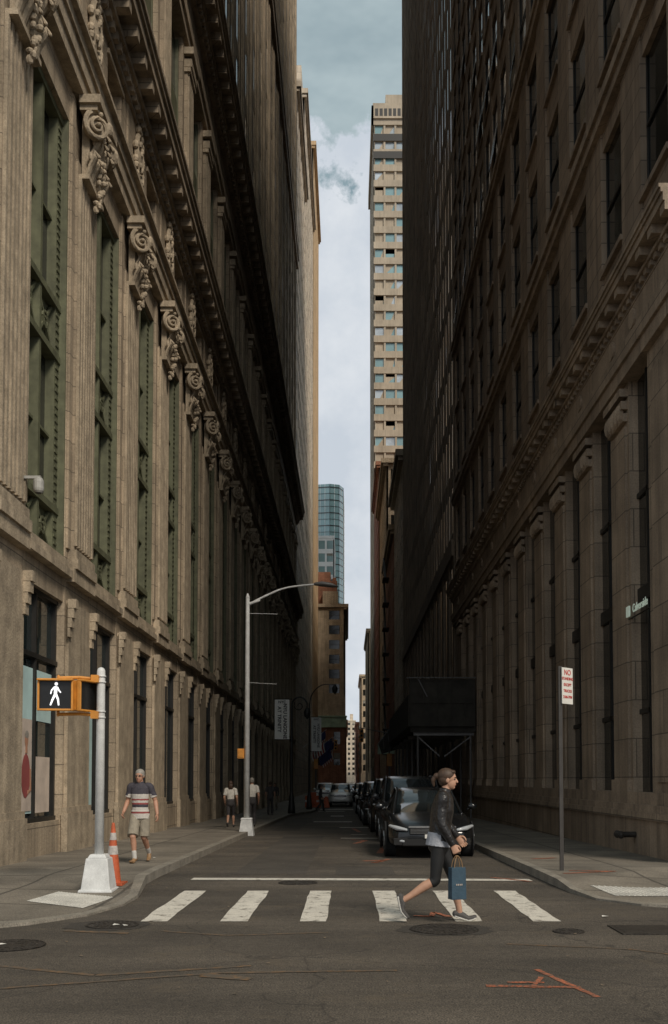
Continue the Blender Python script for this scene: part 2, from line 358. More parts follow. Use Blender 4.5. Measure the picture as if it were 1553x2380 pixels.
for k,c in enumerate(PY):
    F.box(W,max(a0,c-.85),c+.85,-.75,0,22.4,28.2); F.box(W,c-.55,c+.55,0,.12,22.4,27.2)
    for i in range(5): F.box(T,c-.5+i*.22,c-.5+i*.22+.11,.12,.18,22.5,27.1)
    F.box(T,c-.62,c+.62,.0,.24,27.1,27.25); F.box(T,c-.58,c+.58,.0,.28,27.3,27.6);F.box(T,c-.7,c+.7,.0,.36,27.7,27.95)
    if k<20:
        u0,u1=c+.85,c+3.75
        F.pane(G,u0,u1,-.26,22.4,28.0,0); F.box(GR,u0,u1,-.35,-.18,24.8,25.7)
        for q in (u0,u1-.14,(u0+u1)/2-.07): F.box(GR,q,q+.14,-.35,-.16,22.4,28.0)
F.box(W,a0,a1,-.7,.14,28.2,28.6); F.box(W,a0,a1,-.7,.22,28.6,29.0); F.box(U,a0,a1,-.7,.08,29.0,30.4)
cornice(F,CN,a0-.5,a1,30.4,1.0,h=1.1)
F.box(U,a0,a1,-.7,-.03,31.9,33.2)
UG=A.p('upper_windows',*GL); UP=A.p('upper_piers',stoneA)
for (z0,z1) in ((33.2,60),(61.4,92)):
    grid(F,UP,UG,a0,a1,z0,z1,2.3,3.9,.75,1.0,.07,rail=False,w=(9,2,1),spd=.05)
    for c in PY: F.box(UP,c-.45,c+.45,0,.07,z0,z1-.5); F.box(UP,c-.2,c+.2,.07,.11,z0,z1-.6)
F.box(CN,a0,a1,-.6,.25,60,60.9); F.box(CN,a0,a1,-.6,.35,60.9,61.4)
F.box(CN,a0,a1,-.6,.4,92,93.5)
for i,(y0,y1,z0,z1,mt) in enumerate(((17.95,19.1,.9,3.7,poster1),(19.2,20.3,2.7,3.7,poster1),(22.6,23.6,.9,3.6,poster1))):
    A.p('window_poster_%d'%i,mt).poly([F.pt(y0,-.20,z0),F.pt(y1,-.20,z0),F.pt(y1,-.20,z1),F.pt(y0,-.20,z1)])
A.p('window_poster_b',poster2).poly([F.pt(18.1,-.185,.95),F.pt(19.05,-.185,.95),F.pt(19.05,-.185,2.7),F.pt(18.1,-.185,2.7)])
A.p('window_poster_c',poster2).poly([F.pt(19.25,-.185,.9),F.pt(20.2,-.185,.9),F.pt(20.2,-.185,2.0),F.pt(19.25,-.185,2.0)])
pf=A.p('poster_figure',skinm); pf.ell((-6.076,18.72,2.30),(.008,.10,.14)); pf.tube([(-6.076,18.72,2.2),(-6.076,18.72,2.05)],[(.008,.05),(.008,.06)],side=(1,0,0)); pf.tube([(-6.074,18.95,1.75),(-6.074,18.98,1.35),(-6.074,18.8,1.3)],[(.008,.045)]*3,side=(1,0,0))
pf1=A.p('poster_figure_shirt',poloR); pf1.ell((-6.077,18.70,1.62),(.008,.25,.42))
pf2=A.p('poster_figure_hair',hairG); pf2.ell((-6.072,18.72,2.40),(.008,.11,.08))
FF=front(15.6); grid(FF,A.p('side_walls',stoneA),A.p('side_windows',*GL),-40,-7.2,6,60,4.6,4.5,2.2,1.4,.1,rail=False)
A.done()

# ------------------------------------------------------------ building B (right, bank)
B=Bld('stone_bank_building'); F=right(); W=B.p('walls',stoneB); T=B.p('trim',stoneB); U=B.p('upper_walls',stoneB2); G=B.p('windows',*GL)
B.p('core',stoneB2).box(6.65,60,17.1,53.9,-1,71)
b0,b1=17.0,54.0
F.box(W,b0,b1,-.5,.12,-1,.78); F.box(T,b0-.1,b1,-.5,.20,.78,.92); F.box(T,b0-.05,b1,-.5,.16,.92,1.06); F.box(T,b0-.02,b1,-.5,.10,1.06,1.3)
F.box(W,b0,19.05,-.75,.03,1.3,9.9)
F.box(T,b0,18.7,.03,.08,1.5,9.4)
BP=[21.15+3*k for k in range(11)]
prev=19.05
for c in BP:
    F.box(W,c-.72,c+.72,-.75,0,1.3,9.9); F.box(W,c-.55,c+.55,0,.05,1.55,9.0); F.box(T,c-.62,c+.62,0,.10,1.3,1.55)
    for i in range(3): F.box(T,c-.60-.03*i,c+.60+.03*i,0,.10+.04*i,9.1+i*.25,9.27+i*.25)
    for i in range(5): T.ell(F.pt(c-.48+i*.24,.12,9.3),(.09,.09,.2),seg=6,rings=4)
    F.pane(G,prev,c-.72,-.19,1.3,9.9,0,0)
    F.box(G,prev,c-.72,-.22,-.13,5.2,5.5,3); F.box(G,(prev+c-.72)/2-.04,(prev+c-.72)/2+.04,-.21,-.14,1.3,9.9,3); F.box(G,prev,c-.72,-.21,-.14,2.9,3.0,3); F.box(G,prev,c-.72,-.21,-.14,7.4,7.5,3)
    prev=c+.72
F.box(W,prev,b1,-.75,0,1.3,9.9)
F.box(T,b0-.1,b1,-.6,.16,9.9,10.2); F.box(T,b0-.1,b1,-.6,.22,10.2,10.55); F.box(T,b0-.1,b1,-.6,.12,10.55,11.15)
for c in BP+[19.6]: T.tube([F.pt(c,.10,10.85),F.pt(c,.18,10.85)],[.2,.2],seg=14,r0=False,r1=False)
cornice(F,T,b0-.3,b1,11.15,.48,dn=.3,mod=.75,h=.55)
F.box(U,b0,b1,-.6,0,11.85,12.8)
grid(F,U,G,b0,b1,12.8,16.6,3.08,3.8,1.4,.9,.16,w=(8,2,1),sill=.05)
F.box(T,b0,b1,-.6,.12,16.6,16.85); F.box(T,b0,b1,-.6,.2,16.85,17.05); F.box(T,b0,b1,-.6,.08,17.05,17.4)
grid(F,U,G,b0,b1,17.4,25,3.08,3.8,1.3,1.0,.15,w=(8,3,1),sill=.05)
F.box(T,b0,b1,-.6,.12,25,25.3); F.box(T,b0,b1,-.6,.18,25.3,25.5)
grid(F,U,G,b0,b1,25.5,66,2.05,3.6,.60,.95,.09,w=(7,3,1),sill=.05,spd=.02)
F.box(T,b0,b1,-.6,.6,66,67.2); F.box(U,b0,b1,-.6,-.1,67.2,71)
random.seed(11)
op=B.p('glint_panes',glassW)  # pale tilted panes, added at random to make bright window glints
for i in range(190):
    c=b0+2.055*random.randint(0,17)+.36; z=25.5+3.68*random.randint(0,10)+.6; w=random.choice((.15,.25,.5,1.3))
    op.poly([F.pt(c,-.06,z+1.7),F.pt(c+w,-.06,z+1.7),F.pt(c+w,.16,z+.12),F.pt(c,.16,z+.12)])
FF=front(17.0); grid(FF,B.p('side_walls',stoneB),B.p('side_windows',*GL),6.7,50,1,66,3.2,4.2,1.5,1.4,.1,rail=False)
sg=B.e
text('Calverside',.24,(5.86,19.70,5.05),(math.pi/2,0,-math.pi/2),signG,sg,'shop_sign_lettering',.006,.002)
mk2=M(); mk2.box(5.845,5.875,20.42,20.64,4.94,5.16); mk2.build('sign_mark',signG,sg)
mk2=M(); mk2.bar((5.90,19.0,4.90),(5.90,20.7,4.90),.03,.02); mk2.build('sign_rail',blackm,sg)
B.done()

# ------------------------------------------------------------ building C
Cb=Bld('dark_office_tower'); F=right(5.9); U=Cb.p('walls',stoneC); G=Cb.p('windows',glassD,glassM,glassW,blackm)
Cb.p('core',stoneC).box(6.5,45,54.6,103.9,-1,97)
F.box(U,54.5,104,-.6,0,-1,1.2); F.box(U,54.5,104,-.6,.06,1.2,1.4)
grid(F,U,G,54.5,104,1.4,14,3.3,12.6,1.4,.8,.08,rail=False,w=(9,1,0))
F.box(U,54.5,104,-.6,.12,14,14.9)
grid(F,U,G,54.5,104,14.9,92,1.65,3.7,.5,1.0,.05,rail=False,w=(12,5,3),spd=.03)
F.box(U,54.5,104,-.6,.4,92,93.5)
Cb.done()

# ------------------------------------------------------------ distant buildings
def tower(name,wall,side,x0,x1,y0,y1,h,pitch=3,floor=3.6,pw=1.4,sh=1.6,zb=0,glass=GL,w=(6,3,1),rail=False,cor=.5,dep=.14,trim=None,spd=.04,sdep=.05):
    b=Bld(name); Wl=b.p('walls',wall); G=b.p('windows',*glass); tr=b.p('cornice',trim or wall)
    b.p('core',wall).box(x0+.35,x1-.35,y0+.35,y1-.01,zb-1,h-.1)
    if side=='L': Fs=left(x1)
    else: Fs=right(x0)
    Fs.box(Wl,y0,y1,-.3,0,zb-1,zb+4.2)
    grid(Fs,Wl,G,y0,y1,zb+4.2,h,pitch,floor,pw,sh,sdep,rail=False,w=w,spd=.02)
    Fs.box(tr,y0-cor,y1,-.3,cor,h,h+.7); Fs.box(tr,y0-cor*.6,y1,-.3,cor*.6,h-.4,h)
    Ff=front(y0); xa,xb=(x0,x1-.001) if side=='L' else (x0+.001,x1)
    Ff.box(Wl,xa+.3,xb-.3,-.3,-.003,zb-1,zb+4.2); grid(Ff,Wl,G,xa,xb,zb+4.2,h-.003,pitch,floor,pw,sh,dep,rail=rail,w=w,spd=spd)
    Ff.box(tr,x0,x1+(cor if side=='L' else 0),-.3,cor-.01,h+.003,h+.697)
    return b
random.seed(4)
ZB=-.54
b=tower('limestone_setback_tower',limeF,'L',-40,-5.9,112,134,82,3,3.6,1.2,1.4,ZB)
for (x,y,z,w) in ((-8,114,83,1.6),(-12,118,83,5),(-7.2,124,83,1.2)): b.p('roof_turrets',limeF).box(x-w,x+w*.6,y,y+4,z-.4,z+5)
b.done()
b=tower('limestone_setback_tower',limeF,'L',-40,-6.0,134.1,168,97,2.6,3.6,1.0,1.3,ZB,glass=(glassD,glassT,blind,blackm))
for (x,y,w,h) in ((-8,135,1.5,5),(-11,136,2,9),(-14,136,3,14)): b.p('roof_turrets',limeF).box(x-w,x+w,y,y+5,97,97+h)
b.done()
b=tower('sunlit_tone_brick_tower',limeF2,'L',-30,-5.95,168.1,199,112,2.8,3.5,1.5,1.6,ZB); b.done()
b=tower('tan_brick_building',brickT,'L',-14,-.5,204,250,37.2,4.3,3.07,2.3,1.2,14.6,rail=True,cor=.7,dep=.2)
Ff=front(204); Wl=b.p('lower_brick_walls',brickR); Gw=b.p('lower_windows',*GL)
b.p('lower_core',brickR).box(-13.5,-.95,204.6,249,-1,13.5)
Ff.box(Wl,-14,-.5,-.3,0,ZB,3.6); grid(Ff,Wl,Gw,-14,-.5,3.6,12.3,3.4,4.3,2,1.8,.2)
left(-.5).box(Wl,204.5,249,-.3,.0,-1,12.3)
cp=b.p('copper_cornice',copper); Ff.box(cp,-14.3,-.2,-.3,.4,12.3,14.4); Ff.box(cp,-14.4,-.1,-.3,.6,14.4,14.7)
rf=b.p('roof_penthouses',brickT,brickR); rf.box(-6.6,-3.6,208,214,37,45.5,1); rf.box(-5.2,-2.0,206,212,37,41,0); rf.box(-4.0,-2.2,209,213,41,43.8,1); rf.box(-9,-6.7,206,213,37,48,0)
rf.box(-3.2,-2.4,209.5,210.5,43.8,44.6,1)
b.done()
b=tower('white_office_building',whitewall,'L',-30,-3.6,262,290,66,2.2,3.4,.5,1.2,ZB,cor=.1,glass=(glassT,glassM,blind,whitewall),w=(3,3,2)); b.done()
b=Bld('glass_tower'); gg=b.p('curtain_wall',glassT); ms=b.p('mullions',whitewall,glassM)
prof=[(-16,305),(-10,303.5),(-5.5,302.5),(-2.6,303.5),(-1.3,307),(-1.1,330)]
for i in range(len(prof)-1):
    (xa,ya),(xb,yb)=prof[i],prof[i+1]; gg.poly([(xa,ya,0),(xb,yb,0),(xb,yb,93),(xa,ya,93)])
    L=math.hypot(xb-xa,yb-ya); n=max(1,int(L/1.5))
    for j in range(n+1):
        t=j/n; ms.box(xa+(xb-xa)*t-.05,xa+(xb-xa)*t+.05,ya+(yb-ya)*t-.1,ya+(yb-ya)*t+.1,0,93,0)
    for z in range(2,93,2): ms.bar((xa,ya-.06,z),(xb,yb-.06,z),.16,.12 if z%4 else .3,1)
b.p('roof',whitewall).poly([(x,y,92.9) for x,y in prof]+[(-16,330,92.9)])
b.done()
b=tower('beige_loft_building',limeF,'R',5.9,30,104.6,124,36,3.2,3.8,1.5,1.6,ZB,cor=.8); b.done()
b=tower('red_brick_building',brickR,'R',5.85,30,124.1,150,33,3.0,3.5,1.5,1.6,ZB,cor=.7,trim=brickT); b.done()
b=tower('tan_loft_building',brickT,'R',5.95,30,150.1,182,50,3.0,3.5,1.4,1.5,ZB,cor=.8); b.done()
b=tower('red_brick_building',brickR,'R',5.8,30,182.1,214,60,2.8,3.4,1.3,1.5,ZB,cor=.6); b.done()
b=tower('banded_office_tower',concD,'R',5.8,40,215,250,152,2.4,3.55,.42,1.5,ZB,glass=(glassT,glassW,glassD,blackm),w=(4,4,1),cor=.15,dep=.35,spd=-.12)
Ff=front(215); mch=b.p('mechanical_floors',blackm,concD)
for z in (140,144): Ff.box(mch,5.75,40,.13,.2,z,z+1.6,0)
Ff.box(mch,5.35,40,-2,.5,149,151.9,1); Ff.box(mch,8.6,39,-6,-2.5,152,156.5,1)
for x in range(6,13): Ff.box(mch,x+.15,x+.85,.5,.53,149.5,151.2,0)
right(5.8).box(mch,214.5,250,0,.45,149,151.9,1)
b.done()
b=tower('brick_walkup_building',brickT,'R',5.4,30,262,300,41,3,3.5,1.5,1.6,ZB); b.done()
b=tower('stone_walkup_building',brickT,'R',4.4,30,330,370,36,3,3.5,1.5,1.6,ZB); b.done()
b=tower('red_brick_building',brickR,'R',3.4,30,380,440,23,3,3.5,1.5,1.6,ZB); b.done()
b=tower('red_brick_building',brickR,'L',-30,-.4,300,400,19,3,3.5,1.5,1.6,ZB); b.done()
b=tower('distant_apartment_building',limeF,'L',-14,5,620,640,38,2.6,3.2,1.3,1.5,ZB,cor=.2)
b.p('roof_turrets',limeF).box(1.5,3.5,625,630,38,43); b.done()
b=tower('distant_apartment_building',brickT,'R',4.2,24,560,600,26,2.6,3.2,1.3,1.5,ZB,cor=.2); b.done()
e=empty('fire_escape'); b=M()
for f in range(8):
    z=5+f*3.5
    b.box(4.9,5.8,136,140,z,z+.06); b.bar((4.9,136,z+1),(4.9,140,z+1),.05,.05); b.bar((4.92,136,z),(4.92,136,z+1),.05,.05); b.bar((4.92,140,z),(4.92,140,z+1),.05,.05); b.bar((5.2,136,z),(5.2,139.5,z+3.5),.3,.06)
b.build('platforms',blackm,e)

# ------------------------------------------------------------ ground
def sheet(name,m,x0,x1,ys,off):
    b=M()
    for a,c in zip(ys[:-1],ys[1:]): b.poly([(x0,a,gz(a)+off),(x1,a,gz(a)+off),(x1,c,gz(c)+off),(x0,c,gz(c)+off)])
    return b.build(name,m)
sheet('ground',dirt,-2500,2500,[-800,14,66,4000],-.02)
sheet('road',asphalt,-70,70,[-60,14,66,640],0)
b=M()
for (x0,x1,y0,y1) in ((-1.9,-.7,16.6,30),(.1,1.3,24,44),(-.2,.8,16.4,18.2),(-2.6,-1.7,34,50)): b.poly([(x0,y0,gz(y0)+.003),(x1,y0,gz(y0)+.003),(x1,y1,gz(y1)+.003),(x0,y1,gz(y1)+.003)])
b.build('asphalt_utility_cut',asphalt2)
SW=[]
def sidewalk(outer,inner):
    e=empty('sidewalk'); k=M(); s=M(); P=[]
    for (ox,oy,h),(ix,iy) in zip(outer,inner):
        o=Vector((ox,oy,gz(oy)+h)); i=Vector((ix,iy,gz(iy)+.13)); d=(i-o); t=.17/max(d.length,.2)
        P.append((o,o+d*t,i))
    for (a,b) in zip(P[:-1],P[1:]):
        k.poly([a[0]-Vector((0,0,.4)),b[0]-Vector((0,0,.4)),b[0],a[0]]); k.poly([a[0],b[0],b[1],a[1]])
        s.poly([a[1],b[1],b[2],a[2]])
    k.build('kerb',kerbm,e); s.build('paving',conc,e); SW.append(BVHTree.FromPolygons([Vector(v) for v in s.v],s.f))
ol=[(-70,9,.13),(-7,9.2,.13),(-5,9.5,.12),(-4.1,10.0,.07),(-3.4,10.6,.035),(-2.95,11.3,.025),(-2.75,12.2,.025),(-2.74,13.0,.05),(-2.85,13.8,.1),(-3.0,14.8,.13),(-3.04,16,.13),(-3.04,25,.13),(-3.04,42,.13),(-3.0,52,.13),(-2.75,56,.13),(-2.2,60,.13),(-2.0,66,.13),(-2.1,74,.13),(-3,78,.13),(-3.1,200,.13),(-.2,208,.13),(-.2,500,.13)]
il=[(-70,15.7),(-7,15.7)]+[(-6.2,15.7)]*8+[(-6.2,16),(-6.2,25),(-6.2,42),(-6.2,52),(-6.2,56),(-6.2,60),(-6.2,66),(-6.2,74),(-6.2,78),(-6.2,200),(-1,208),(-1,500)]
sidewalk(ol,il)
orr=[(70,11.2,.13),(7,11.4,.13),(5.2,11.5,.10),(4.3,11.8,.05),(3.6,12.2,.025),(3.2,12.8,.025),(3.05,13.6,.06),(3.03,14.4,.12),(3.03,16,.13),(3.05,40,.13),(3.05,66,.13),(3.1,250,.13),(3.0,560,.13)]
ir=[(70,17.1),(7,17.1)]+[(6.3,17.1)]*6+[(6.3,17.2),(6.3,40),(6.3,66),(6.3,250),(6.3,560)]
sidewalk(orr,ir)
def drop(x,y):
    for t in SW:
        h=t.ray_cast(Vector((x,y,5)),Vector((0,0,-1)))
        if h[0]: return h[0].z
    return gz(y)
def mat_pave(cs):
    b=M(); n=9; q=[Vector(c) for c in cs]
    def P(s,t,o=.006):
        p=(q[0]*(1-s)+q[1]*s)*(1-t)+(q[3]*(1-s)+q[2]*s)*t; return Vector((p.x,p.y,drop(p.x,p.y)+o))
    for i in range(n):
        for j in range(n): b.poly([P(i/n,j/n),P((i+1)/n,j/n),P((i+1)/n,(j+1)/n),P(i/n,(j+1)/n)])
    for i in range(20):
        for j in range(20):
            p=P((i+.5)/20,(j+.5)/20,.006); b.frus((p.x,p.y,p.z),.028,.018,.008)
    b.build('tactile_paving',tact)
mat_pave([(-3.95,12.25),(-3.12,11.75),(-3.0,12.75),(-3.85,13.25)])
mat_pave([(3.5,13.0),(4.9,12.7),(4.9,13.7),(3.4,13.95)])
cw=empty('crosswalk_marking'); b=M(); rs=random.Random(2)
for x in (-2.12,-1.24,-.38,.50,1.33,2.18):
    n=8; xs0=[-.15+rs.uniform(-.012,.012) for _ in range(n+1)]; xs1=[.15+rs.uniform(-.012,.012) for _ in range(n+1)]
    for i in range(n):
        ya=10.87+2.98*i/n; yb=10.87+2.98*(i+1)/n
        b.poly([(x+xs0[i],ya,.005),(x+xs1[i],ya,.005),(x+xs1[i+1],yb,.005),(x+xs0[i+1],yb,.005)])
b.build('bars',paint,cw)
b=M(); b.poly([(-2.45,15.5,gz(15.5)+.006),(2.85,15.3,gz(15.3)+.006),(2.85,15.62,gz(15.6)+.006),(-2.45,15.85,gz(15.85)+.006)]); b.build('stop_line_marking',paint)
b=M()
for (x0,x1,y0,y1) in ((-1.5,.2,43,44.2),(-.3,1.0,36.5,37.2),(-.2,.9,28.5,29),(-1.9,-.2,64,65.5),(-1.9,.4,68,70.5),(.1,.6,31,31.25),(-.9,-.2,52,54)):
    b.poly([(x0,y0,gz(y0)+.007),(x1,y0,gz(y0)+.007),(x1,y1,gz(y1)+.007),(x0,y1,gz(y1)+.007)])
b.build('lane_marking',paint2)
def ribbon(b,pts,w,o=.004):
    rs=random.Random(len(pts)*7+int(w*1000))
    P=[Vector(p) for p in pts]
    for p,q in zip(P[:-1],P[1:]):
        n=max(2,int((q-p).length/.08)); d=(q-p).normalized(); nn=Vector((-d.y,d.x)); ww=[w*rs.uniform(.38,.6) for _ in range(n+1)]; jj=[rs.uniform(-w*.1,w*.1) for _ in range(n+1)]
        for i in range(n):
            a=p+(q-p)*i/n; c=p+(q-p)*(i+1)/n
            b.poly([(*(v),(gz(v.y)+o if abs(v.x)<3.0 else drop(v.x,v.y)+o)) for v in (a-nn*(ww[i]-jj[i]),c-nn*(ww[i+1]-jj[i+1]),c+nn*(ww[i+1]+jj[i+1]),a+nn*(ww[i]+jj[i]))])
b=M()
ribbon(b,[(1.54,8.15),(1.78,7.12)],.05); ribbon(b,[(1.04,7.50),(1.74,7.44)],.07,.005); ribbon(b,[(1.22,7.62),(1.5,7.62)],.045,.006); ribbon(b,[(1.38,7.46),(1.52,7.82)],.04,.007)
ribbon(b,[(.3,19.6),(.75,19.9),(.5,19.1),(.85,20.2)],.13); ribbon(b,[(.75,11.3),(.95,11.25),(1.0,11.6),(1.15,11.2)],.07,.010); ribbon(b,[(2.3,15.9),(2.8,15.2)],.10,.009)
ribbon(b,[(3.4,18.3),(3.9,18.6)],.15,.006); ribbon(b,[(3.3,15.2),(4.2,15.6),(3.5,15.7)],.10,.006); ribbon(b,[(.7,22),(.9,24.5)],.14); ribbon(b,[(.2,26),(.5,27.5),(.1,28)],.14); ribbon(b,[(.4,33),(.2,36)],.14)
b.build('orange_survey_marking',orange)
b=M(); ribbon(b,[(-2.9,8.3),(-2.0,7.9),(-.8,8.3)],.07); ribbon(b,[(-2.6,7.4),(-1,8.0),(.4,8.1)],.055,.005); ribbon(b,[(-1.9,10.2),(-1.2,9.9),(-.2,10.1)],.06); ribbon(b,[(1.5,9.4),(2.6,9.1),(3.1,8.6)],.05); ribbon(b,[(-1.15,7.9),(-.75,7.75)],.14,.006); ribbon(b,[(-2.9,10.2),(-2.2,10.05)],.10,.005)
b.build('ochre_survey_marking',ochre)
def manhole(x,y,r,m=iron):
    b=M(); z=gz(y)
    b.poly([(x+r*math.cos(a),y+r*math.sin(a),z+.008) for a in [i*math.pi/16 for i in range(32)]])
    for rr in (.96,.66,.34):
        b.tube([(x+r*rr*math.cos(a),y+r*rr*math.sin(a),z+.007) for a in [i*math.pi/16 for i in range(33)]],[.008]*33,seg=5)
    for i in range(16):
        a=i*math.pi/8; b.bar((x+r*.38*math.cos(a),y+r*.38*math.sin(a),z+.009),(x+r*.93*math.cos(a),y+r*.93*math.sin(a),z+.009),.03,.008)
    b.build('manhole_cover',m)
def patch(x,y,rx,ry):
    b=M(); rs=random.Random(int(x*100)); b.poly([(x+rx*rs.uniform(.85,1.1)*math.cos(a),y+ry*rs.uniform(.85,1.1)*math.sin(a),gz(y)+.003) for a in [i*math.pi/12 for i in range(24)]]); b.build('asphalt_patch',ironp)
patch(1.0,10.3,.5,.42); manhole(1.0,10.3,.36); patch(-2.55,10.6,.45,.4); manhole(-2.5,10.6,.28); manhole(-3.15,9.3,.33); manhole(-.75,15.0,.3); manhole(2.25,10.15,.16)
b=M(); b.box(2.75,3.9,9.95,10.55,.002,.012); b.box(2.8,3.85,10.0,10.5,.012,.014); b.build('steel_road_plate',iron,bevel=.002)
rs=random.Random(9)
b=M()
for (x,y) in ((-3.3,9.25),(-3.22,9.3),(-2.45,10.55),(-2.35,10.5),(3.9,9.2),(2.9,11.2),(-4.4,12.0),(-3.6,18.5)):
    z=drop(x,y) if abs(x)>2.95 else gz(y)
    b.poly([(x+rs.uniform(-.04,.0),y,z+.012),(x+.04,y+rs.uniform(-.03,.03),z+.018),(x+.02,y+.05,z+.014),(x-.03,y+.04,z+.022)])
b.build('paper_litter',signW)
b=M()
for i in range(260):
    s=random.choice((-1,1)); y=random.uniform(7,26); x=s*(3.0-abs(random.gauss(0,.18))) if y>14 else random.uniform(-4,4)
    if abs(x)>2.9 and y>9: continue
    z=gz(y)+.008; r=random.uniform(.006,.022); a=random.uniform(0,6)
    b.poly([(x+r*math.cos(a+k*1.57)*random.uniform(.6,1.2),y+r*math.sin(a+k*1.57),z+random.uniform(0,.008)) for k in range(4)])
b.build('gutter_debris',mat('debris',(.20,.15,.10),.9,.5,8))

# ------------------------------------------------------------ street furniture
e=empty('pedestrian_signal'); px,py=-3.35,13.4; z0=drop(px,py)
b=M(); b.frus((px,py,z0),.40,.29,.44,d0=.4,d1=.29); b.frus((px,py,z0+.44),.26,.2,.05); b.frus((px,py,z0-.01),.46,.44,.04)
b.build('base',galv,e,bevel=.012)
b=M(); b.tube([(px,py,z0+.45),(px,py,3.02)],[.062,.056],seg=16,r0=False)
for z in (2.38,2.46,2.86,2.94): b.tube([(px,py,z),(px,py,z+.02)],[.068,.068],seg=16,r0=False,r1=False)
b.build('pole',galv,e,smooth=True)
b=M()
for z in (2.42,2.91): b.tube([(px-.05,py-.02,z),(-3.6,13.25,z+.01),(-3.87,13.2,z)],[.022]*3,seg=8); b.box(-3.46,-3.36,13.28,13.36,z-.05,z+.05)
b.tube([(-3.87,13.2,2.41),(-3.87,13.2,2.93)],[.02,.02],seg=8)
b.build('bracket',sigY,e)
def sighead(cx,cy,rz,man):
    h=empty('signal_head',(cx,cy,2.67),rz); h.parent=e
    b=M(); b.box(-.215,.215,-.06,.14,-.2,.2); b.box(-.17,.17,.14,.16,-.16,.16)
    for (x0,x1,q0,q1) in ((-.232,.232,.185,.212),(-.232,-.205,-.212,.185),(.205,.232,-.212,.185),(-.205,.205,-.212,-.185)): b.box(x0,x1,-.15 if q0>.1 else -.11,-.05,q0,q1)
    b.build('housing',sigY,h,bevel=.008)
    b=M(); b.box(-.206,.206,-.075,-.058,-.184,.184); b.build('face',sigB,h)
    if man:
        b=M(); y=-.082; q=1.25
        b.ell((.01,y,.115*q),(.022,.004,.024))
        def s(p,r,w0,w1): b.tube([(p[0]*q,y,p[1]*q),(r[0]*q,y,r[1]*q)],[(w0,.004),(w1,.004)],side=(1,0,0),seg=8)
        s((.005,.085),(.0,.01),.024,.020); s((-.005,0),(-.03,-.055),.016,.013); s((-.03,-.055),(-.05,-.11),.013,.01); s((.008,0),(.028,-.05),.016,.013); s((.028,-.05),(.035,-.11),.013,.01)
        s((-.012,.08),(-.04,.045),.01,.009); s((-.04,.045),(-.048,.01),.009,.008); s((.02,.08),(.04,.04),.01,.009); s((.04,.04),(.055,.025),.009,.008)
        b.build('walking_figure',lit,h)
sighead(-3.87,13.12,.10,True); sighead(-3.56,13.32,1.22,False)
def cone(x,y):
    z=drop(x,y); b=M(); b.box(x-.17,x+.17,y-.17,y+.17,z,z+.035,0)
    b.tube([(x,y,z+.03),(x,y,z+.84)],[.115,.022],0,seg=20,r0=False)
    def R(h): return .115-.093*(h-.03)/.81+.003
    for (h0,h1) in ((.42,.54),(.62,.72)): b.tube([(x,y,z+h0),(x,y,z+h1)],[R(h0),R(h1)],1,seg=20,r0=False,r1=False)
    b.build('traffic_cone',[coneO,coneW])
cone(-3.27,13.85)
e=empty('street_lamp'); x,y=-3.1,30.5; z=drop(x,y)
b=M(); b.frus((x,y,z),.46,.32,.5); b.frus((x,y,z+.5),.36,.3,.05); b.build('base',galv,e,bevel=.01)
b=M(); b.tube([(x,y,z+.5),(x,y,7.2)],[.095,.06],seg=12,r0=False)
b.tube([(x,y,6.95),(x+.5,y,7.22),(x+1.2,y,7.5),(x+2.2,y,7.62)],[.04,.035,.03,.028],seg=8,step=.15); b.tube([(x,y,6.7),(x+.93,y,6.68)],[.008,.008],seg=5); b.tube([(x,y,7.2),(x,y,7.3)],[.07,.03],seg=10)
b.tube([(x,y,6.98),(x+.35,y,7.1)],[.05,.04],seg=8)
b.tube([(x,y,4.55),(x+.9,y,4.5)],[.006,.006],seg=5)
b.build('pole_and_arm',galv,e,smooth=True)
b=M(); b.tube([(x+2.1,y,7.62),(x+2.3,y,7.62),(x+2.6,y,7.58),(x+2.78,y,7.54)],[(.08,.05),(.15,.08),(.15,.07),(.08,.03)],seg=12,side=(0,1,0)); b.build('luminaire',galvd,e,smooth=True)
b=M(); b.box(x-.28,x-.08,y-.12,y+.1,2.2,2.5); b.box(x-.25,x-.11,y-.14,y-.12,2.24,2.46); b.build('pedestrian_signal_box',sigY,e)
e=empty('parking_sign'); x,y=3.38,15.75; z=drop(x,y)
b=M(); b.bar((x,y,z),(x,y,3.36),.05,.03); b.bar((x+.02,y,z),(x+.02,y,3.36),.012,.055); b.build('post',postd,e)
b=M(); b.box(-.005,.005,0,.30,0,.58); o=b.build('panel',signW,e,loc=(x+.035,y-.04,2.76),rotz=-.80)
for i,(tx,s_) in enumerate((('NO',.12),('STANDING',.062),('EXCEPT',.062),('TRUCKS',.062),('7AM-7PM',.062))):
    text(tx,s_,(.008,.15,.50-.098*i),(math.pi/2,0,math.pi/2),redT,o,'lettering',.001,.002)
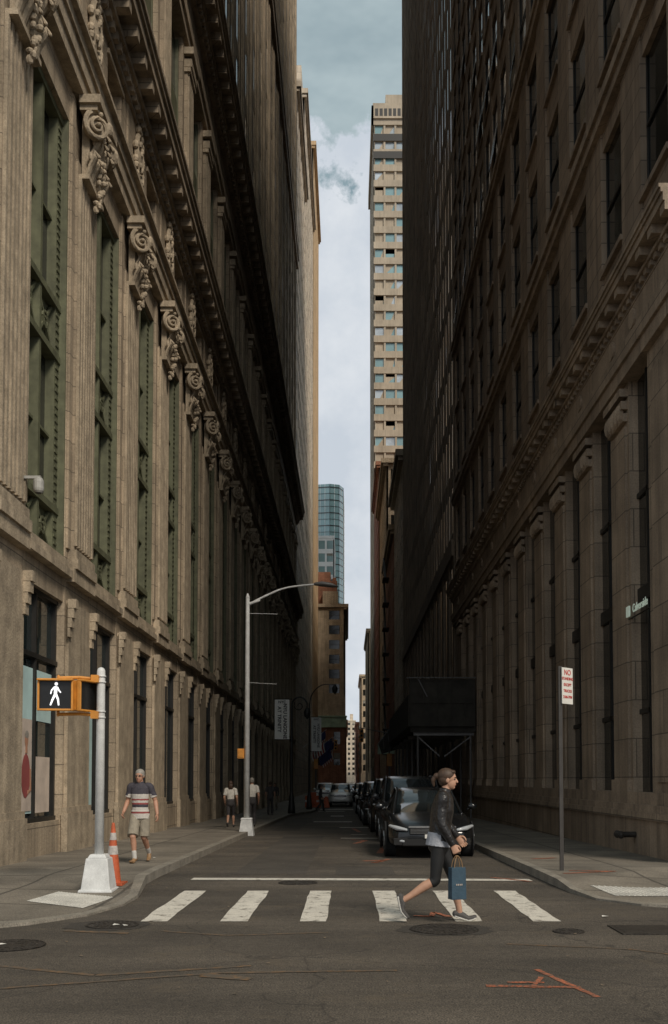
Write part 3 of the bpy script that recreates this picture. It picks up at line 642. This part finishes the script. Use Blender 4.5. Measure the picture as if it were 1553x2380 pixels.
def crook(x,y,h,arm,bx0,bx1,bz0,bz1,bm,tm):
    e=empty('ornamental_street_lamp'); z=drop(x,y); b=M()
    b.tube([(x,y,z),(x,y,z+.25),(x,y,z+.9),(x,y,z+1.1)],[.22,.2,.13,.09],seg=10,r0=False); b.tube([(x,y,z+1),(x,y,h)],[.085,.05],seg=8)
    if arm=='crook':
        pts=[(x,y,h)]+[(x+.42-.42*math.cos(a),y,h+.45*math.sin(a)) for a in [i*math.pi/12 for i in range(1,14)]]
        b.tube(pts,[.045]*len(pts),seg=7)
        pts=[(x+.4+(.3-.02*i)*math.cos(i*.6+2.5),y,h-.02+(.3-.02*i)*math.sin(i*.6+2.5)) for i in range(13)]; b.tube(pts,[.025]*13,seg=6)
        lx,lz=x+.84,h-.2
    else:
        pts=[(x,y,h),(x+.2,y,h+.7),(x+.8,y,h+1.25),(x+1.6,y,h+1.3)]; b.tube(pts,[.045,.04,.035,.03],seg=7,step=.15); lx,lz=x+1.7,h+1.2
    b.tube([(lx,y,lz+.1),(lx,y,lz),(lx,y,lz-.15),(lx,y,lz-.4),(lx,y,lz-.5)],[.04,.12,.2,.17,.06],seg=10)
    for zz in (bz0-.03,bz1+.03): b.tube([(x,y,zz),(bx0 if bx0<x else bx1,y,zz)],[.02,.02],seg=6)
    b.build('pole',blackm,e,smooth=True)
    c=M(); c.box(bx0,bx1,y-.01,y+.01,bz0,bz1); c.build('banner',bm,e)
    xm=(bx0+bx1)/2; zm=(bz0+bz1)/2-.1; k=(bx1-bx0)/.8
    text('NYU LANGONE',.27*k,(xm+.16*k,y-.03,zm),(math.pi/2,math.pi/2,0),tm,e,ext=.012,off=.004); text('AT TRINITY',.27*k,(xm-.15*k,y-.03,zm+.1),(math.pi/2,math.pi/2,0),tm,e,ext=.012,off=.004)
    text('NYC',.2*k,(xm,y-.03,bz1-.14),(math.pi/2,0,0),tm,e,ext=.012,off=.004)
crook(-3.05,54,5.6,'crook',-3.98,-3.18,3.75,5.92,bannerW,textB)
crook(-2.55,66,6.6,'arm',-2.42,-1.75,3.45,5.7,bannerG,textB)
e=empty('security_camera'); b=M(); b.box(-5.82,-5.46,17.37,17.43,6.90,6.95); b.box(-5.82,-5.78,17.32,17.48,6.78,7.02); b.tube([(-5.50,17.4,6.92),(-5.50,17.4,6.82)],[.03,.06],seg=12); b.tube([(-5.50,17.4,6.84),(-5.50,17.4,6.72)],[.095,.095],seg=16); b.build('housing',camw,e,smooth=False)
b=M(); b.ell((-5.50,17.4,6.70),(.08,.08,.08)); b.build('dome',glassM,e,smooth=True)
e=empty('sidewalk_shed'); b=M(); zg=gz(50)+.13
for y in (45,49,53,57,61,65):
    for x in (3.2,5.6): b.tube([(x,y,zg-.1),(x,y,3.7)],[.05,.05],seg=8)
    b.box(3.0,5.75,y-.05,y+.05,3.55,3.7)
for (x,y) in ((3.2,45),(3.2,49),(3.2,53),(3.2,57),(3.2,61)): b.bar((x,y,3.6),(x,y+1.2,2.5),.05,.05); b.bar((x,y,zg+1),(x,y+4,zg+1),.04,.04)
b.bar((5.6,45,3.5),(4.4,45,2.6),.05,.05); b.bar((3.2,45,3.5),(4.2,45,2.6),.05,.05)
b.build('posts',galvd,e)
b=M(); b.box(2.85,5.8,44.8,65.2,3.7,3.95); b.box(2.8,5.78,44.7,44.78,3.95,6.1); b.box(2.75,2.83,44.7,65.2,3.95,5.4)
for i in range(5): b.box(2.82+.62*i,2.87+.62*i,44.64,44.70,3.95,6.1)
for zz in (3.95,5.0,6.02): b.box(2.8,5.78,44.66,44.70,zz,zz+.07)
b.build('deck_and_parapet',netm,e)
b=M(); b.tube([(2.7,44.6,6.15),(5.8,44.6,6.15)],[.03,.03],seg=6); b.bar((3.2,44.62,6.1),(3.6,44.62,5.3),.04,.04)
b.build('rails',galvd,e)
for (y,xa,za,xb,zb) in ((72,5.8,8.6,3.1,5.2),(84,5.8,8.8,2.6,4.6)):
    e=empty('debris_guard_net'); b=M(); b.poly([(xa,y,za),(xb,y,zb),(xb,y+9,zb),(xa,y+9,za)]); b.poly([(xa,y,za),(xb,y,zb),(xb+.3,y,zb-.9),(xa,y,zb)]); b.build('panel',netm,e)
    b=M()
    for i in range(9):
        t=i/8; b.bar((xa+(xb-xa)*t,y-.05,za+(zb-za)*t),(xa+(xb-xa)*t+.1,y-.05,za+(zb-za)*t-1.0),.03,.03)
    b.bar((xa,y-.06,za),(xb,y-.06,zb),.07,.07); b.build('frame',galvd,e)
def flag(x0,z0,y,us):
    e=empty('flag_on_building'); b=M(); b.tube([(x0,y,z0),(x0+2.6,y,z0+2.0)],[.05,.03],seg=6); b.build('flagpole',galv,e)
    b=M(); n=11
    for i in range(n):
        for j in range(8):
            def P(i,j):
                t=i/n; return (x0+1.0+1.6*t*.9+.1*math.sin(j*.9),y-.1+.12*math.sin(i+j*.7),z0+.75+1.25*t*.9-j*.3)
            m_=(0 if i%2 else 1) if us else 2
            if us and i>5 and j<3: m_=2
            b.poly([P(i,j),P(i+1,j),P(i+1,j+1),P(i,j+1)],m_)
    b.build('cloth',[flagR,flagW,flagB],e)
flag(-5.0,5.2,112,True); flag(-4.4,4.8,122,False); flag(-4.4,4.8,135,True)
e=empty('construction_barrier'); b=M(); b.box(-3.0,-1.9,70,70.5,gz(70)+.1,gz(70)+.95); b.frus((-1.5,70,gz(70)+.1),.5,.2,.8); b.box(-2.6,-2.2,69.9,69.99,gz(70)+.4,gz(70)+1.2); b.build('barrel_blocks',coneO,e,bevel=.05)
b=M(); b.box(-3.0,-1.9,69.97,69.995,gz(70)+.5,gz(70)+.65); b.build('stripe',coneW,e)
e=empty('wall_bracket_sign'); b=M(); b.box(3.6,5.6,118,118.1,4.6,5.8); b.build('panel',copper,e)
def tlight(x,y,ax):
    e=empty('traffic_light'); b=M(); z=gz(y)+.1; b.tube([(x,y,z),(x,y,5.4)],[.09,.06],seg=8); b.tube([(x,y,5.2),(x+ax,y,5.6)],[.05,.04],seg=6); b.build('pole',galvd,e)
    b=M(); b.box(x+ax-.17,x+ax+.17,y-.2,y+.1,4.5,5.55); b.box(x-.2,x+.2,y-.25,y-.1,2.6,3.6); b.build('signal_housing',sigY,e,bevel=.02)
    b=M()
    for q in range(3): b.tube([(x+ax,y-.2,5.35-.33*q),(x+ax,y-.24,5.35-.33*q)],[.11,.11],seg=12,side=(1,0,0))
    b.build('lenses',sigB,e)
tlight(3.3,78,-2.2); tlight(-3.2,100,2.0)
e=empty('wall_standpipe'); b=M(); b.tube([(5.8,19.9,.45),(5.5,19.9,.45)],[.06,.06],seg=10); b.ell((5.45,19.8,.45),(.07,.09,.08)); b.ell((5.45,20.05,.45),(.07,.09,.08)); b.build('valve',iron,e)

# ------------------------------------------------------------ cars
def car(name,cx,yf,paintm,kind='sedan',rz=0):
    e=empty(name,(cx,yf,gz(yf)),rz)
    if kind=='sedan':
        S=[(0,.60,.30,.52),(.06,.74,.24,.62),(.25,.86,.2,.72),(.7,.91,.2,.83),(1.25,.925,.2,.92),(1.6,.93,.2,.95),(2.6,.93,.2,.96),(3.6,.93,.2,.98),(4.3,.91,.22,1.0),(4.7,.84,.28,.95),(4.82,.72,.36,.84)]
        Gh=[(1.15,.80,.90,.72),(1.65,.80,1.13,.66),(2.15,.80,1.36,.60),(2.6,.80,1.43,.58),(3.2,.80,1.42,.58),(3.7,.80,1.28,.62),(4.3,.78,1.0,.68)]; L=4.82; wr=.33
    else:
        S=[(0,.66,.34,.66),(.06,.80,.28,.86),(.25,.90,.25,.98),(.7,.94,.25,1.06),(1.2,.95,.25,1.12),(1.6,.95,.25,1.13),(2.6,.95,.25,1.14),(3.6,.95,.25,1.15),(4.4,.94,.27,1.16),(4.75,.90,.3,1.14),(4.85,.84,.4,1.0)]
        Gh=[(1.1,.84,1.08,.78),(1.5,.85,1.38,.74),(1.9,.85,1.68,.69),(2.5,.85,1.77,.67),(3.6,.85,1.77,.67),(4.4,.85,1.68,.68),(4.8,.83,1.15,.76)]; L=4.85; wr=.38
    b=M(); R=[]
    for (y,w,zb,zt) in S:
        h=zt-zb
        half=[(0,zb),(w*.8,zb),(w*.97,zb+h*.12),(w,zb+h*.35),(w*.985,zb+h*.62),(w*.965,zb+h*.82),(w*.88,zt-.02),(w*.5,zt+.02)]
        R.append([Vector((x,y,z)) for x,z in half]+[Vector((0,y,zt+.03))]+[Vector((-x,y,z)) for x,z in reversed(half[1:])])
    b.loft(R); b.build('body',paintm,e,smooth=True,sub=1)
    b=M(); R=[]
    for (y,wb,zt,wt) in Gh:
        zb=S[5][3]-.12
        R.append([Vector((x,y,z)) for x,z in ((-wb,zb),(-(wb*.35+wt*.65)-.02,zb+(zt-zb)*.6),(-wt,zt-.04),(-wt*.8,zt),(0,zt+.015),(wt*.8,zt),(wt,zt-.04),((wb*.35+wt*.65)+.02,zb+(zt-zb)*.6),(wb,zb))])
    seg=9
    for r in R: b.v+=[tuple(p) for p in r]
    for i in range(len(R)-1):
        for k in range(seg):
            a=i*seg+k; c=i*seg+(k+1)%seg
            top=k in (2,3,4,5); ends=(i<2 or i>=len(R)-2)
            b.f.append((a,c,c+seg,a+seg)); b.m.append(0 if (top and not ends) or k in (8,) else 1)
    b.f.append(tuple(range(0,seg))); b.m.append(1); b.f.append(tuple(range((len(R)-1)*seg,len(R)*seg))); b.m.append(1)
    b.build('greenhouse',[paintm,carG],e,smooth=True)
    b=M()
    for s in (-1,1):
        g=[Vector((s*(q[3]+.012),q[0],q[2]-.02)) for q in Gh]; b.tube(g,[.035]*len(g),seg=6)
        zb=S[5][3]-.02; yy=Gh[3][0]+.25
        b.bar((s*(Gh[3][3]+.0),yy,Gh[3][2]-.06),(s*(Gh[3][1]-.01),yy,zb),.09,.03)
        b.ell((s*1.02,1.62,S[5][3]+.08),(.11,.06,.075)); b.bar((s*.88,1.64,S[5][3]),(s*1.0,1.62,S[5][3]+.05),.05,.03)
    b.build('pillars_and_mirrors',paintm,e,smooth=True)
    b=M(); zl=S[2][3]-.10
    for s in (-1,1):
        b.tube([(s*.52,.02,zl-.03),(s*.70,.06,zl),(s*.84,.28,zl+.04)],[(.03,.045),(.05,.05),(.03,.045)],0,side=(0,0,1),seg=8)
        b.tube([(s*.58,.0,.36),(s*.70,.05,.37)],[.03,.035],0,seg=8)
    b.build('headlamps',lampg,e,smooth=True)
    b=M(); b.box(-.46,.46,-.035,.05,zl-.12,zl+.03); b.box(-.6,.6,-.02,.05,.27,.4)
    for s in (-1,1): b.box(s*.5,s*.78,-.0,.08,.28,.42)
    b.build('grille',tyre,e,bevel=.01)
    b=M(); b.box(-.48,.48,-.05,-.036,zl+.015,zl+.05)
    for i in range(4): b.box(-.44,.44,-.042,-.036,zl-.10+i*.028,zl-.094+i*.028)
    b.tube([(0,-.052,zl-.02),(0,-.045,zl-.02)],[.05,.05],seg=12); b.build('chrome_trim',chrome,e)
    b=M(); b.box(-.15,.15,-.05,-.036,.42,.50); b.build('number_plate',signW,e)
    b=M()
    for s in (-1,1):
        for y in (.92,L-1.0):
            b.tube([(s*.70,y,wr),(s*.935,y,wr)],[wr,wr],0,side=(0,0,1),seg=24,r0=False,r1=False)
            b.tube([(s*.90,y,wr+.02),(s*.925,y,wr+.02)],[wr+.05,wr+.05],0,side=(0,0,1),seg=24,r0=False,r1=False)
            b.tube([(s*.92,y,wr),(s*.945,y,wr)],[wr*.64,wr*.6],1,side=(0,0,1),seg=16,r0=False,r1=False)
            for q in range(5):
                a=q*1.2566; b.bar((s*.95,y,wr),(s*.95,y+wr*.6*math.cos(a),wr+wr*.6*math.sin(a)),.05,.02,1,up=(1,0,0))
    b.build('wheels',[tyre,rim],e)
car('parked_sedan_car',1.72,20.2,carK,'sedan')
car('parked_suv_car',1.80,26.3,carD,'suv')
car('parked_suv_car',1.70,32.2,carK,'suv')
car('parked_sedan_car',1.55,38.3,carD,'sedan'); car('parked_suv_car',1.5,44.5,carK,'suv'); car('parked_sedan_car',1.5,51,carS,'sedan'); car('parked_suv_car',1.4,57,carK,'suv')
car('silver_car',-.55,76,carS,'suv'); car('white_van_car',-2.1,92,taxi,'suv')
car('parked_sedan_car',1.4,90,carK,'suv'); car('white_car',.4,112,taxi,'sedan')

# ------------------------------------------------------------ people
def person(name,loc,yaw,J,K,voxel=.005,recolor=None,sc=1,hair='short',glasses=False,feats=True):
    e=empty(name,loc,yaw); e.scale=(sc,sc,sc)
    b=M(); mats=[]
    def idx(m):
        if m not in mats: mats.append(m)
        return mats.index(m)
    def tb(pts,rad,m,side=(0,1,0),seg=20,r0=True,r1=True,step=None): b.tube(pts,rad,idx(m),side,seg,step or max(.012,voxel*2),r0,r1)
    V=lambda k: Vector(J[k])
    fem=K.get('fem',False)
    pel,wa,ch,nk,hd=V('pelvis'),V('waist'),V('chest'),V('neck'),V('head')
    up=K['top']; po=K.get('puff',0)
    sh=.155 if fem else .185
    tb([pel+Vector((0,0,.02)),wa,ch,ch+(nk-ch)*.62,nk+Vector((0,0,-.01))],[(.150+po,.108+po),(.128+po*1.5,.10+po),(.15+po,.108+po),(sh*.92,.085+po),(.068,.062)],up)
    tb([pel+Vector((-.015,0,-.04)),pel+Vector((-.01,0,.08))],[(.150,.118),(.148,.108)],K['bot'])
    if 'hem' in K: tb([pel+Vector((-.02,0,-.05)),pel+Vector((-.005,0,.09))],[(.180,.140),(.157,.124)],K['hem'],r0=False,r1=False)
    if 'collar' in K: tb([nk+Vector((-.012,0,-.03)),nk+Vector((.0,0,.022))],[(.078,.072),(.064,.062)],K['collar'],r0=False,r1=False)
    sk=K['skin']; nr=.050 if fem else .058
    tb([nk-Vector((0,0,.03)),nk+(hd-nk)*.5,hd-Vector((.01,0,.03))],[nr,nr-.004,nr-.002],sk)
    f=V('face').normalized(); lat=Vector((0,0,1)).cross(f).normalized(); u3=f.cross(lat); R=Matrix((f,lat,u3)).transposed()
    H=lambda x,y,z: hd+R@Vector((x,y,z))
    E=lambda c,r,m,seg=30,rg=22: b.ell(H(*c),r,idx(m),seg,rg,rot=R)
    E((-.012,0,.025),(.094,.074,.088),sk); E((.022,0,-.035),(.062,.057,.075),sk); E((.050,0,-.083),(.026,.028,.023),sk)
    E((.050,.0,.03),(.036,.052,.022),sk)
    b.tube([H(.082,0,.010),H(.094,0,-.012),H(.099,0,-.026)],[.008,.010,.0125],idx(sk),side=lat,seg=10,step=.005)
    E((.079,0,-.058),(.010,.021,.006),lips,14,8)
    for s in (-1,1):
        E((-.004,s*.075,-.012),(.017,.009,.028),sk,14,10)
        if feats:
            E((.074,s*.030,.004),(.009,.012,.005),eyed,12,8); E((.083,s*.031,.024),(.005,.017,.0035),K['hair'],12,8)
    hm=K['hair']
    if hair=='tail' or hair=='long':
        E((-.024,0,.042),(.098,.084,.086),hm); E((-.042,0,.0),(.070,.080,.078),hm)
        E((.045,0,.083),(.035,.060,.025),hm)
    else:
        E((-.022,0,.052),(.098,.082,.078),hm); E((-.045,0,.012),(.064,.080,.072),hm)
        for s in (-1,1): E((.012,s*.067,.02),(.02,.013,.03),hm,12,8)
    if hair=='tail':
        E((-.125,0,.035),(.040,.036,.036),hm); b.tube([H(-.13,0,.03),H(-.165,0,-.01),H(-.155,0,-.075)],[.028,.026,.010],idx(hm),step=.01,seg=14)
    if hair=='long': b.tube([H(-.05,0,.03),H(-.08,0,-.06),H(-.08,0,-.16)],[(.08,.05),(.09,.05),(.08,.03)],idx(hm),side=lat,step=.02)
    for s,k in ((-1,'R'),(1,'L')):
        shd,el,wr=V('shoulder'+k),V('elbow'+k),V('wrist'+k)
        if K['sleeve']=='long':
            tb([shd-Vector((0,s*.04,-.012)),shd+Vector((0,s*.008,-.01)),shd+(el-shd)*.45,el,el+(wr-el)*.5,wr],[.058+po*.5,.060+po*.5,.050+po*.6,.045+po*.6,.042+po*.6,.032],up,r1=False)
            tb([wr-(wr-el).normalized()*.035,wr+(wr-el).normalized()*.004],[.035,.033],up,r1=False)
        else:
            m1=shd+(el-shd)*.72
            tb([shd-Vector((0,s*.045,-.012)),shd+Vector((0,s*.006,-.01)),shd+(el-shd)*.4,m1],[.058,.062,.060,.066],up,r1=False)
            tb([shd+(el-shd)*.3,shd+(el-shd)*.5,el],[.045,.046,.038],sk); tb([el,el+(wr-el)*.3,wr],[.039,.043,.027],sk)
        d=(wr-el).normalized(); inw=Vector((0,-s,0)); inw=(inw-d*inw.dot(d)).normalized(); sd=d.cross(inw).normalized()
        if sd.x<0: sd=-sd
        tb([wr-d*.02,wr+d*.03,wr+d*.085],[(.025,.021),(.036,.016),(.040,.014)],sk,side=sd)
        curl=K.get('grip'+k,.35)
        for i,(o,l) in enumerate(((.031,.070),(.0105,.080),(-.0105,.074),(-.031,.058))):
            p=wr+d*.085+sd*o; pts=[p-d*.02,p]
            for q in range(3):
                c=math.cos(curl*(q+1)); s_=math.sin(curl*(q+1)); dd=d*c+inw*s_; p=p+dd*l*(.45,.3,.25)[q]; pts.append(p)
            b.tube(pts,[.0088,.0088,.0085,.008,.007],idx(sk),seg=10,step=.006)
        p=wr+d*.02+sd*.025; b.tube([p,p+sd*.025+d*.02+inw*.01,p+sd*.03+d*.05+inw*.02,p+sd*.022+d*.072+inw*.03],[.013,.012,.0095,.008],idx(sk),seg=10,step=.006)
        hp,kn,an,to=V('hip'+k),V('knee'+k),V('ankle'+k),V('toe'+k); bt=K['bot']
        tb([hp,hp+(kn-hp)*.5,kn],[.084,.072,.054],bt if K['leg']!='shorts' else sk)
        bk=Vector((-.014,0,0)); ld=(an-kn).normalized(); bk=(bk-ld*bk.dot(ld))
        low=bt if K['leg']=='long' else sk
        tb([kn,kn+(an-kn)*.32+bk,kn+(an-kn)*.75,an],[.050,.053,.037,.032],low)
        if K['leg']=='shorts': tb([hp+Vector((0,0,.0)),hp+(kn-hp)*.5,hp+(kn-hp)*.95],[.090,.094,.100],bt,r1=False)
        if K['leg']=='capri': tb([kn-(kn-hp).normalized()*.06,kn,kn+(an-kn)*.12],[.060,.058,.057],bt,r1=False)
        if K['leg']=='long': tb([kn,kn+(an-kn)*.5,an],[.066,.064,.062],bt,r1=False)
        if 'sock' in K: tb([an-(an-kn).normalized()*.11,an],[.044,.040],K['sock'])
        dr=(to-an); u=dr.normalized(); hl=an-u*.05; dn=Vector(J.get('down'+k,(0,0,-1))).normalized()
        tb([hl+dn*.035,an+u*.03+dn*.03,an+u*.10+dn*.040,to+dn*.0],[(.033,.036),(.037,.038),(.042,.026),(.032,.018)],K['shoe'],side=(0,1,0))
        if 'sole' in K: tb([hl+dn*.064,an+u*.1+dn*.062,to+dn*.018],[(.037,.010),(.044,.010),(.034,.010)],K['sole'],side=(0,1,0))
    bv=BVHTree.FromPolygons([Vector(v) for v in b.v],b.f)
    src=b.build('src',mats)
    r=src.modifiers.new('r','REMESH'); r.mode='VOXEL'; r.voxel_size=voxel; r.use_smooth_shade=True
    s=src.modifiers.new('s','SMOOTH'); s.factor=.5; s.iterations=2
    bpy.context.view_layer.update(); dg=bpy.context.evaluated_depsgraph_get()
    me=D.meshes.new_from_object(src.evaluated_get(dg)); me.name='body'; me.materials.clear()
    for m in mats+[poloD,poloW,poloR]: me.materials.append(m)
    mi=[]
    for p in me.polygons:
        l=b.m[bv.find_nearest(p.center+p.normal*.006)[2]]
        if recolor and mats[l] is recolor[0]: l=len(mats)+recolor[1](p.center)
        mi.append(l)
    me.polygons.foreach_set('material_index',mi); me.polygons.foreach_set('use_smooth',[True]*len(mi))
    o=D.objects.new('body',me); SC.collection.objects.link(o); o.parent=e
    D.objects.remove(src)
    if glasses:
        g=M()
        for s in (-1,1):
            pts=[H(.094,s*.032+.021*math.cos(a),.004+.016*math.sin(a)) for a in [i*math.pi/6 for i in range(13)]]; g.tube(pts,[.0022]*13,seg=5)
            g.tube([H(.092,s*.053,.01),H(.0,s*.078,.005)],[.0022,.0022],seg=5)
        g.build('glasses',eyed,e)
    return e
JW=dict(pelvis=(-.09,0,.86),waist=(-.085,0,1.02),chest=(-.06,0,1.20),neck=(-.03,0,1.41),head=(.005,0,1.535),face=(1,-.12,-.02),
 shoulderR=(-.07,-.14,1.345),elbowR=(-.09,-.185,1.07),wristR=(.03,-.20,.83),
 shoulderL=(-.03,.14,1.345),elbowL=(-.02,.19,1.07),wristL=(.12,.18,.90),
 hipR=(-.11,-.08,.82),kneeR=(-.15,-.08,.44),ankleR=(-.485,-.08,.235),toeR=(-.445,-.08,.045),downR=(-.8,0,-.3),
 hipL=(-.07,.08,.82),kneeL=(.06,.07,.46),ankleL=(.13,.07,.085),toeL=(.30,.06,.035))
KW=dict(fem=True,top=leather,bot=legg,hem=greyS,collar=leather,skin=skin,hair=hairB,sleeve='long',leg='capri',shoe=shoeG,sole=soleW,puff=.018,gripR=1.25,gripL=.45)
person('walking_woman',(1.10,10.87,0.015),0,JW,KW,hair='tail')
e=empty('shopping_bag',(1.10+.075,10.87-.205,0),.35)
b=M(); b.frus((0,0,.27),.175,.165,.34,d0=.10,d1=.085); b.build('bag',navy,e,bevel=.004)
b=M()
for s in (-1,1): b.tube([(-.05,s*.035,.60),(-.035,s*.03,.68),(0,s*.012,.735),(.035,s*.03,.68),(.05,s*.035,.60)],[.0045]*5,seg=6,step=.015)
b.build('handles',rope,e)
b=M()
for i in range(4): b.box(-.035+i*.02,-.025+i*.02,-.0535,-.0525,.42,.437)
b.build('print_mark',poster2,e)
JM=dict(pelvis=(0,0,.84),waist=(.0,0,.99),chest=(.01,0,1.20),neck=(.02,0,1.42),head=(.045,0,1.535),face=(1,-.05,-.05),
 shoulderR=(.0,-.175,1.355),elbowR=(-.04,-.24,1.09),wristR=(.12,-.265,.90),
 shoulderL=(.0,.175,1.355),elbowL=(-.06,.26,1.09),wristL=(.02,.32,.86),
 hipR=(.02,-.09,.80),kneeR=(.22,-.06,.46),ankleR=(.20,-.03,.09),toeR=(.36,-.05,.04),
 hipL=(-.02,.09,.80),kneeL=(.02,.08,.44),ankleL=(-.26,.09,.16),toeL=(-.14,.11,.03),downL=(-.5,0,-.8))
def polo(c):
    z=c.z
    if abs(c.y)>.215: return 1 if 1.15<z<1.19 else 0
    if z>1.215: return 0
    if z>1.13: return 1
    if z>1.10: return 2
    if z>1.06: return 1
    if z>1.03: return 2
    if z>.98: return 0
    if z>.90: return 1
    return 2 if z>.87 else 1
KM=dict(top=cream,bot=shortsM,hem=cream,collar=cream,skin=skinm,hair=hairG,sleeve='short',leg='shorts',shoe=shoeT,sock=sock,puff=.010,gripR=.5,gripL=.4)
person('walking_man',(-3.66,17.5,drop(-3.66,17.5)+.005),-math.pi/2-.1,JM,KM,recolor=(cream,polo),glasses=True,sc=.985)
def walker(name,x,y,yaw,K,st=.18,sc=1,hair='short'):
    J=dict(pelvis=(0,0,.9),waist=(0,0,1.04),chest=(.01,0,1.23),neck=(.02,0,1.45),head=(.03,0,1.575),face=(1,0,0),
     shoulderR=(0,-.17,1.38),elbowR=(-.08,-.23,1.1),wristR=(.05,-.23,.88),shoulderL=(0,.17,1.38),elbowL=(-.02,.23,1.1),wristL=(.12,.22,.90),
     hipR=(0,-.08,.86),kneeR=(st,-.08,.48),ankleR=(st+.02,-.08,.1),toeR=(st+.18,-.08,.05),
     hipL=(0,.08,.86),kneeL=(-.02,.08,.46),ankleL=(-st-.1,.08,.17),toeL=(-st,.08,.05))
    person(name,(x,y,drop(x,y) if abs(x)>3.05 else gz(y)),yaw,J,K,voxel=.012,sc=sc,hair=hair,feats=False)
h=math.pi/2
walker('pedestrian_walking_away',-3.95,33.5,h,dict(fem=True,top=cream,bot=dark,skin=skin,hair=hairB,sleeve='short',leg='capri',shoe=shoeG),sc=.93,hair='long')
walker('pedestrian_walking_away',-3.3,34.2,h+.1,dict(top=cream,bot=dark,skin=skinm,hair=hairG,sleeve='short',leg='long',shoe=shoeG),sc=1.0)
walker('pedestrian_walking_away',-3.9,50,h,dict(top=dark,bot=dark,skin=skinm,hair=hairB,sleeve='short',leg='long',shoe=shoeG),sc=1.0)
walker('pedestrian_crossing',-1.75,64,0,dict(top=dark,bot=dark,skin=skinm,hair=hairB,sleeve='long',leg='long',shoe=shoeG),sc=1.02)
walker('pedestrian_walking_away',-4.4,60,-h,dict(top=dark,bot=shortsM,skin=skinm,hair=hairB,sleeve='long',leg='long',shoe=shoeG),sc=1.0)
walker('pedestrian_crossing',-.4,84,0,dict(top=cream,bot=dark,skin=skinm,hair=hairB,sleeve='long',leg='long',shoe=shoeG),sc=1.0)

# ------------------------------------------------------------ sky, sun, camera
wd=D.worlds.new('World'); SC.world=wd; wd.use_nodes=True; nt=wd.node_tree; N=nt.nodes; L=nt.links
bg=N['Background']; bg.inputs['Strength'].default_value=.14
sd=Vector((.50,-.85,.88)).normalized()
el=math.asin(sd.z); az=math.atan2(sd.x,sd.y)
sky=N.new('ShaderNodeTexSky'); sky.sky_type='NISHITA'; sky.sun_disc=False; sky.sun_elevation=el; sky.sun_rotation=az
tc=N.new('ShaderNodeTexCoord'); sp=N.new('ShaderNodeSeparateXYZ'); L.new(tc.outputs['Generated'],sp.inputs[0])
def nz(sc,det,ro,scl=(1,1,1)):
    mp=N.new('ShaderNodeMapping'); mp.inputs['Scale'].default_value=scl; L.new(tc.outputs['Generated'],mp.inputs[0])
    n=N.new('ShaderNodeTexNoise'); n.inputs['Scale'].default_value=sc; n.inputs['Detail'].default_value=det; n.inputs['Roughness'].default_value=ro; L.new(mp.outputs[0],n.inputs['Vector']); return n.outputs['Fac']
def math_(op,a,b):
    n=N.new('ShaderNodeMath'); n.operation=op
    for i,v in enumerate((a,b)):
        if isinstance(v,(int,float)): n.inputs[i].default_value=v
        else: L.new(v,n.inputs[i])
    return n.outputs[0]
def rng(f,a,b,lo,hi):
    r=N.new('ShaderNodeMapRange'); r.inputs[1].default_value=a; r.inputs[2].default_value=b; r.inputs[3].default_value=lo; r.inputs[4].default_value=hi; L.new(f,r.inputs[0]); return r.outputs[0]
edge=math_('SUBTRACT',math_('ADD',.553,math_('MULTIPLY',math_('SUBTRACT',nz(13,7,.62),.5),.26)),sp.outputs[2])
mask=rng(edge,-.004,.014,0,1)
wisp=rng(nz(4.5,5,.62,(1,1,2.2)),.36,.68,.2,.95)
m1=N.new('ShaderNodeMix'); m1.data_type='RGBA'; L.new(wisp,m1.inputs[0])
tint=N.new('ShaderNodeMix'); tint.data_type='RGBA'; tint.blend_type='MULTIPLY'; tint.inputs[0].default_value=1; L.new(sky.outputs[0],tint.inputs[6]); tint.inputs[7].default_value=(1.1,1.08,.76,1)
L.new(tint.outputs[2],m1.inputs[6]); m1.inputs[7].default_value=(3.1,3.75,3.95,1)
m2=N.new('ShaderNodeMix'); m2.data_type='RGBA'; L.new(mask,m2.inputs[0]); L.new(m1.outputs[2],m2.inputs[6])
cc=N.new('ShaderNodeMix'); cc.data_type='RGBA'; L.new(rng(nz(8,6,.6),.38,.62,0,1),cc.inputs[0]); cc.inputs[6].default_value=(5.3,5.55,5.85,1); cc.inputs[7].default_value=(4.1,4.5,5.0,1)
L.new(cc.outputs[2],m2.inputs[7]); L.new(m2.outputs[2],bg.inputs['Color'])
sl=D.lights.new('sun','SUN'); sl.energy=2.5; sl.angle=math.radians(16); sl.color=(1,.90,.78)
so=D.objects.new('sun',sl); SC.collection.objects.link(so); so.rotation_euler=sd.to_track_quat('Z','Y').to_euler(); so.location=(30,-40,60)
cam=D.cameras.new('camera'); co=D.objects.new('camera',cam); SC.collection.objects.link(co); SC.camera=co
TILT=2.5; W_=1553.; f_=2300.
cam.sensor_fit='HORIZONTAL'; cam.sensor_width=24; cam.lens=24*f_/W_
co.location=(0,0,1.55); co.rotation_euler=(math.radians(90+TILT),0,0)
cam.shift_x=-31.5/W_; cam.shift_y=(622-f_*math.tan(math.radians(TILT)))/W_
cam.clip_end=6000; cam.clip_start=.1
SC.view_settings.view_transform='Standard'; SC.view_settings.look='None'; SC.view_settings.exposure=0
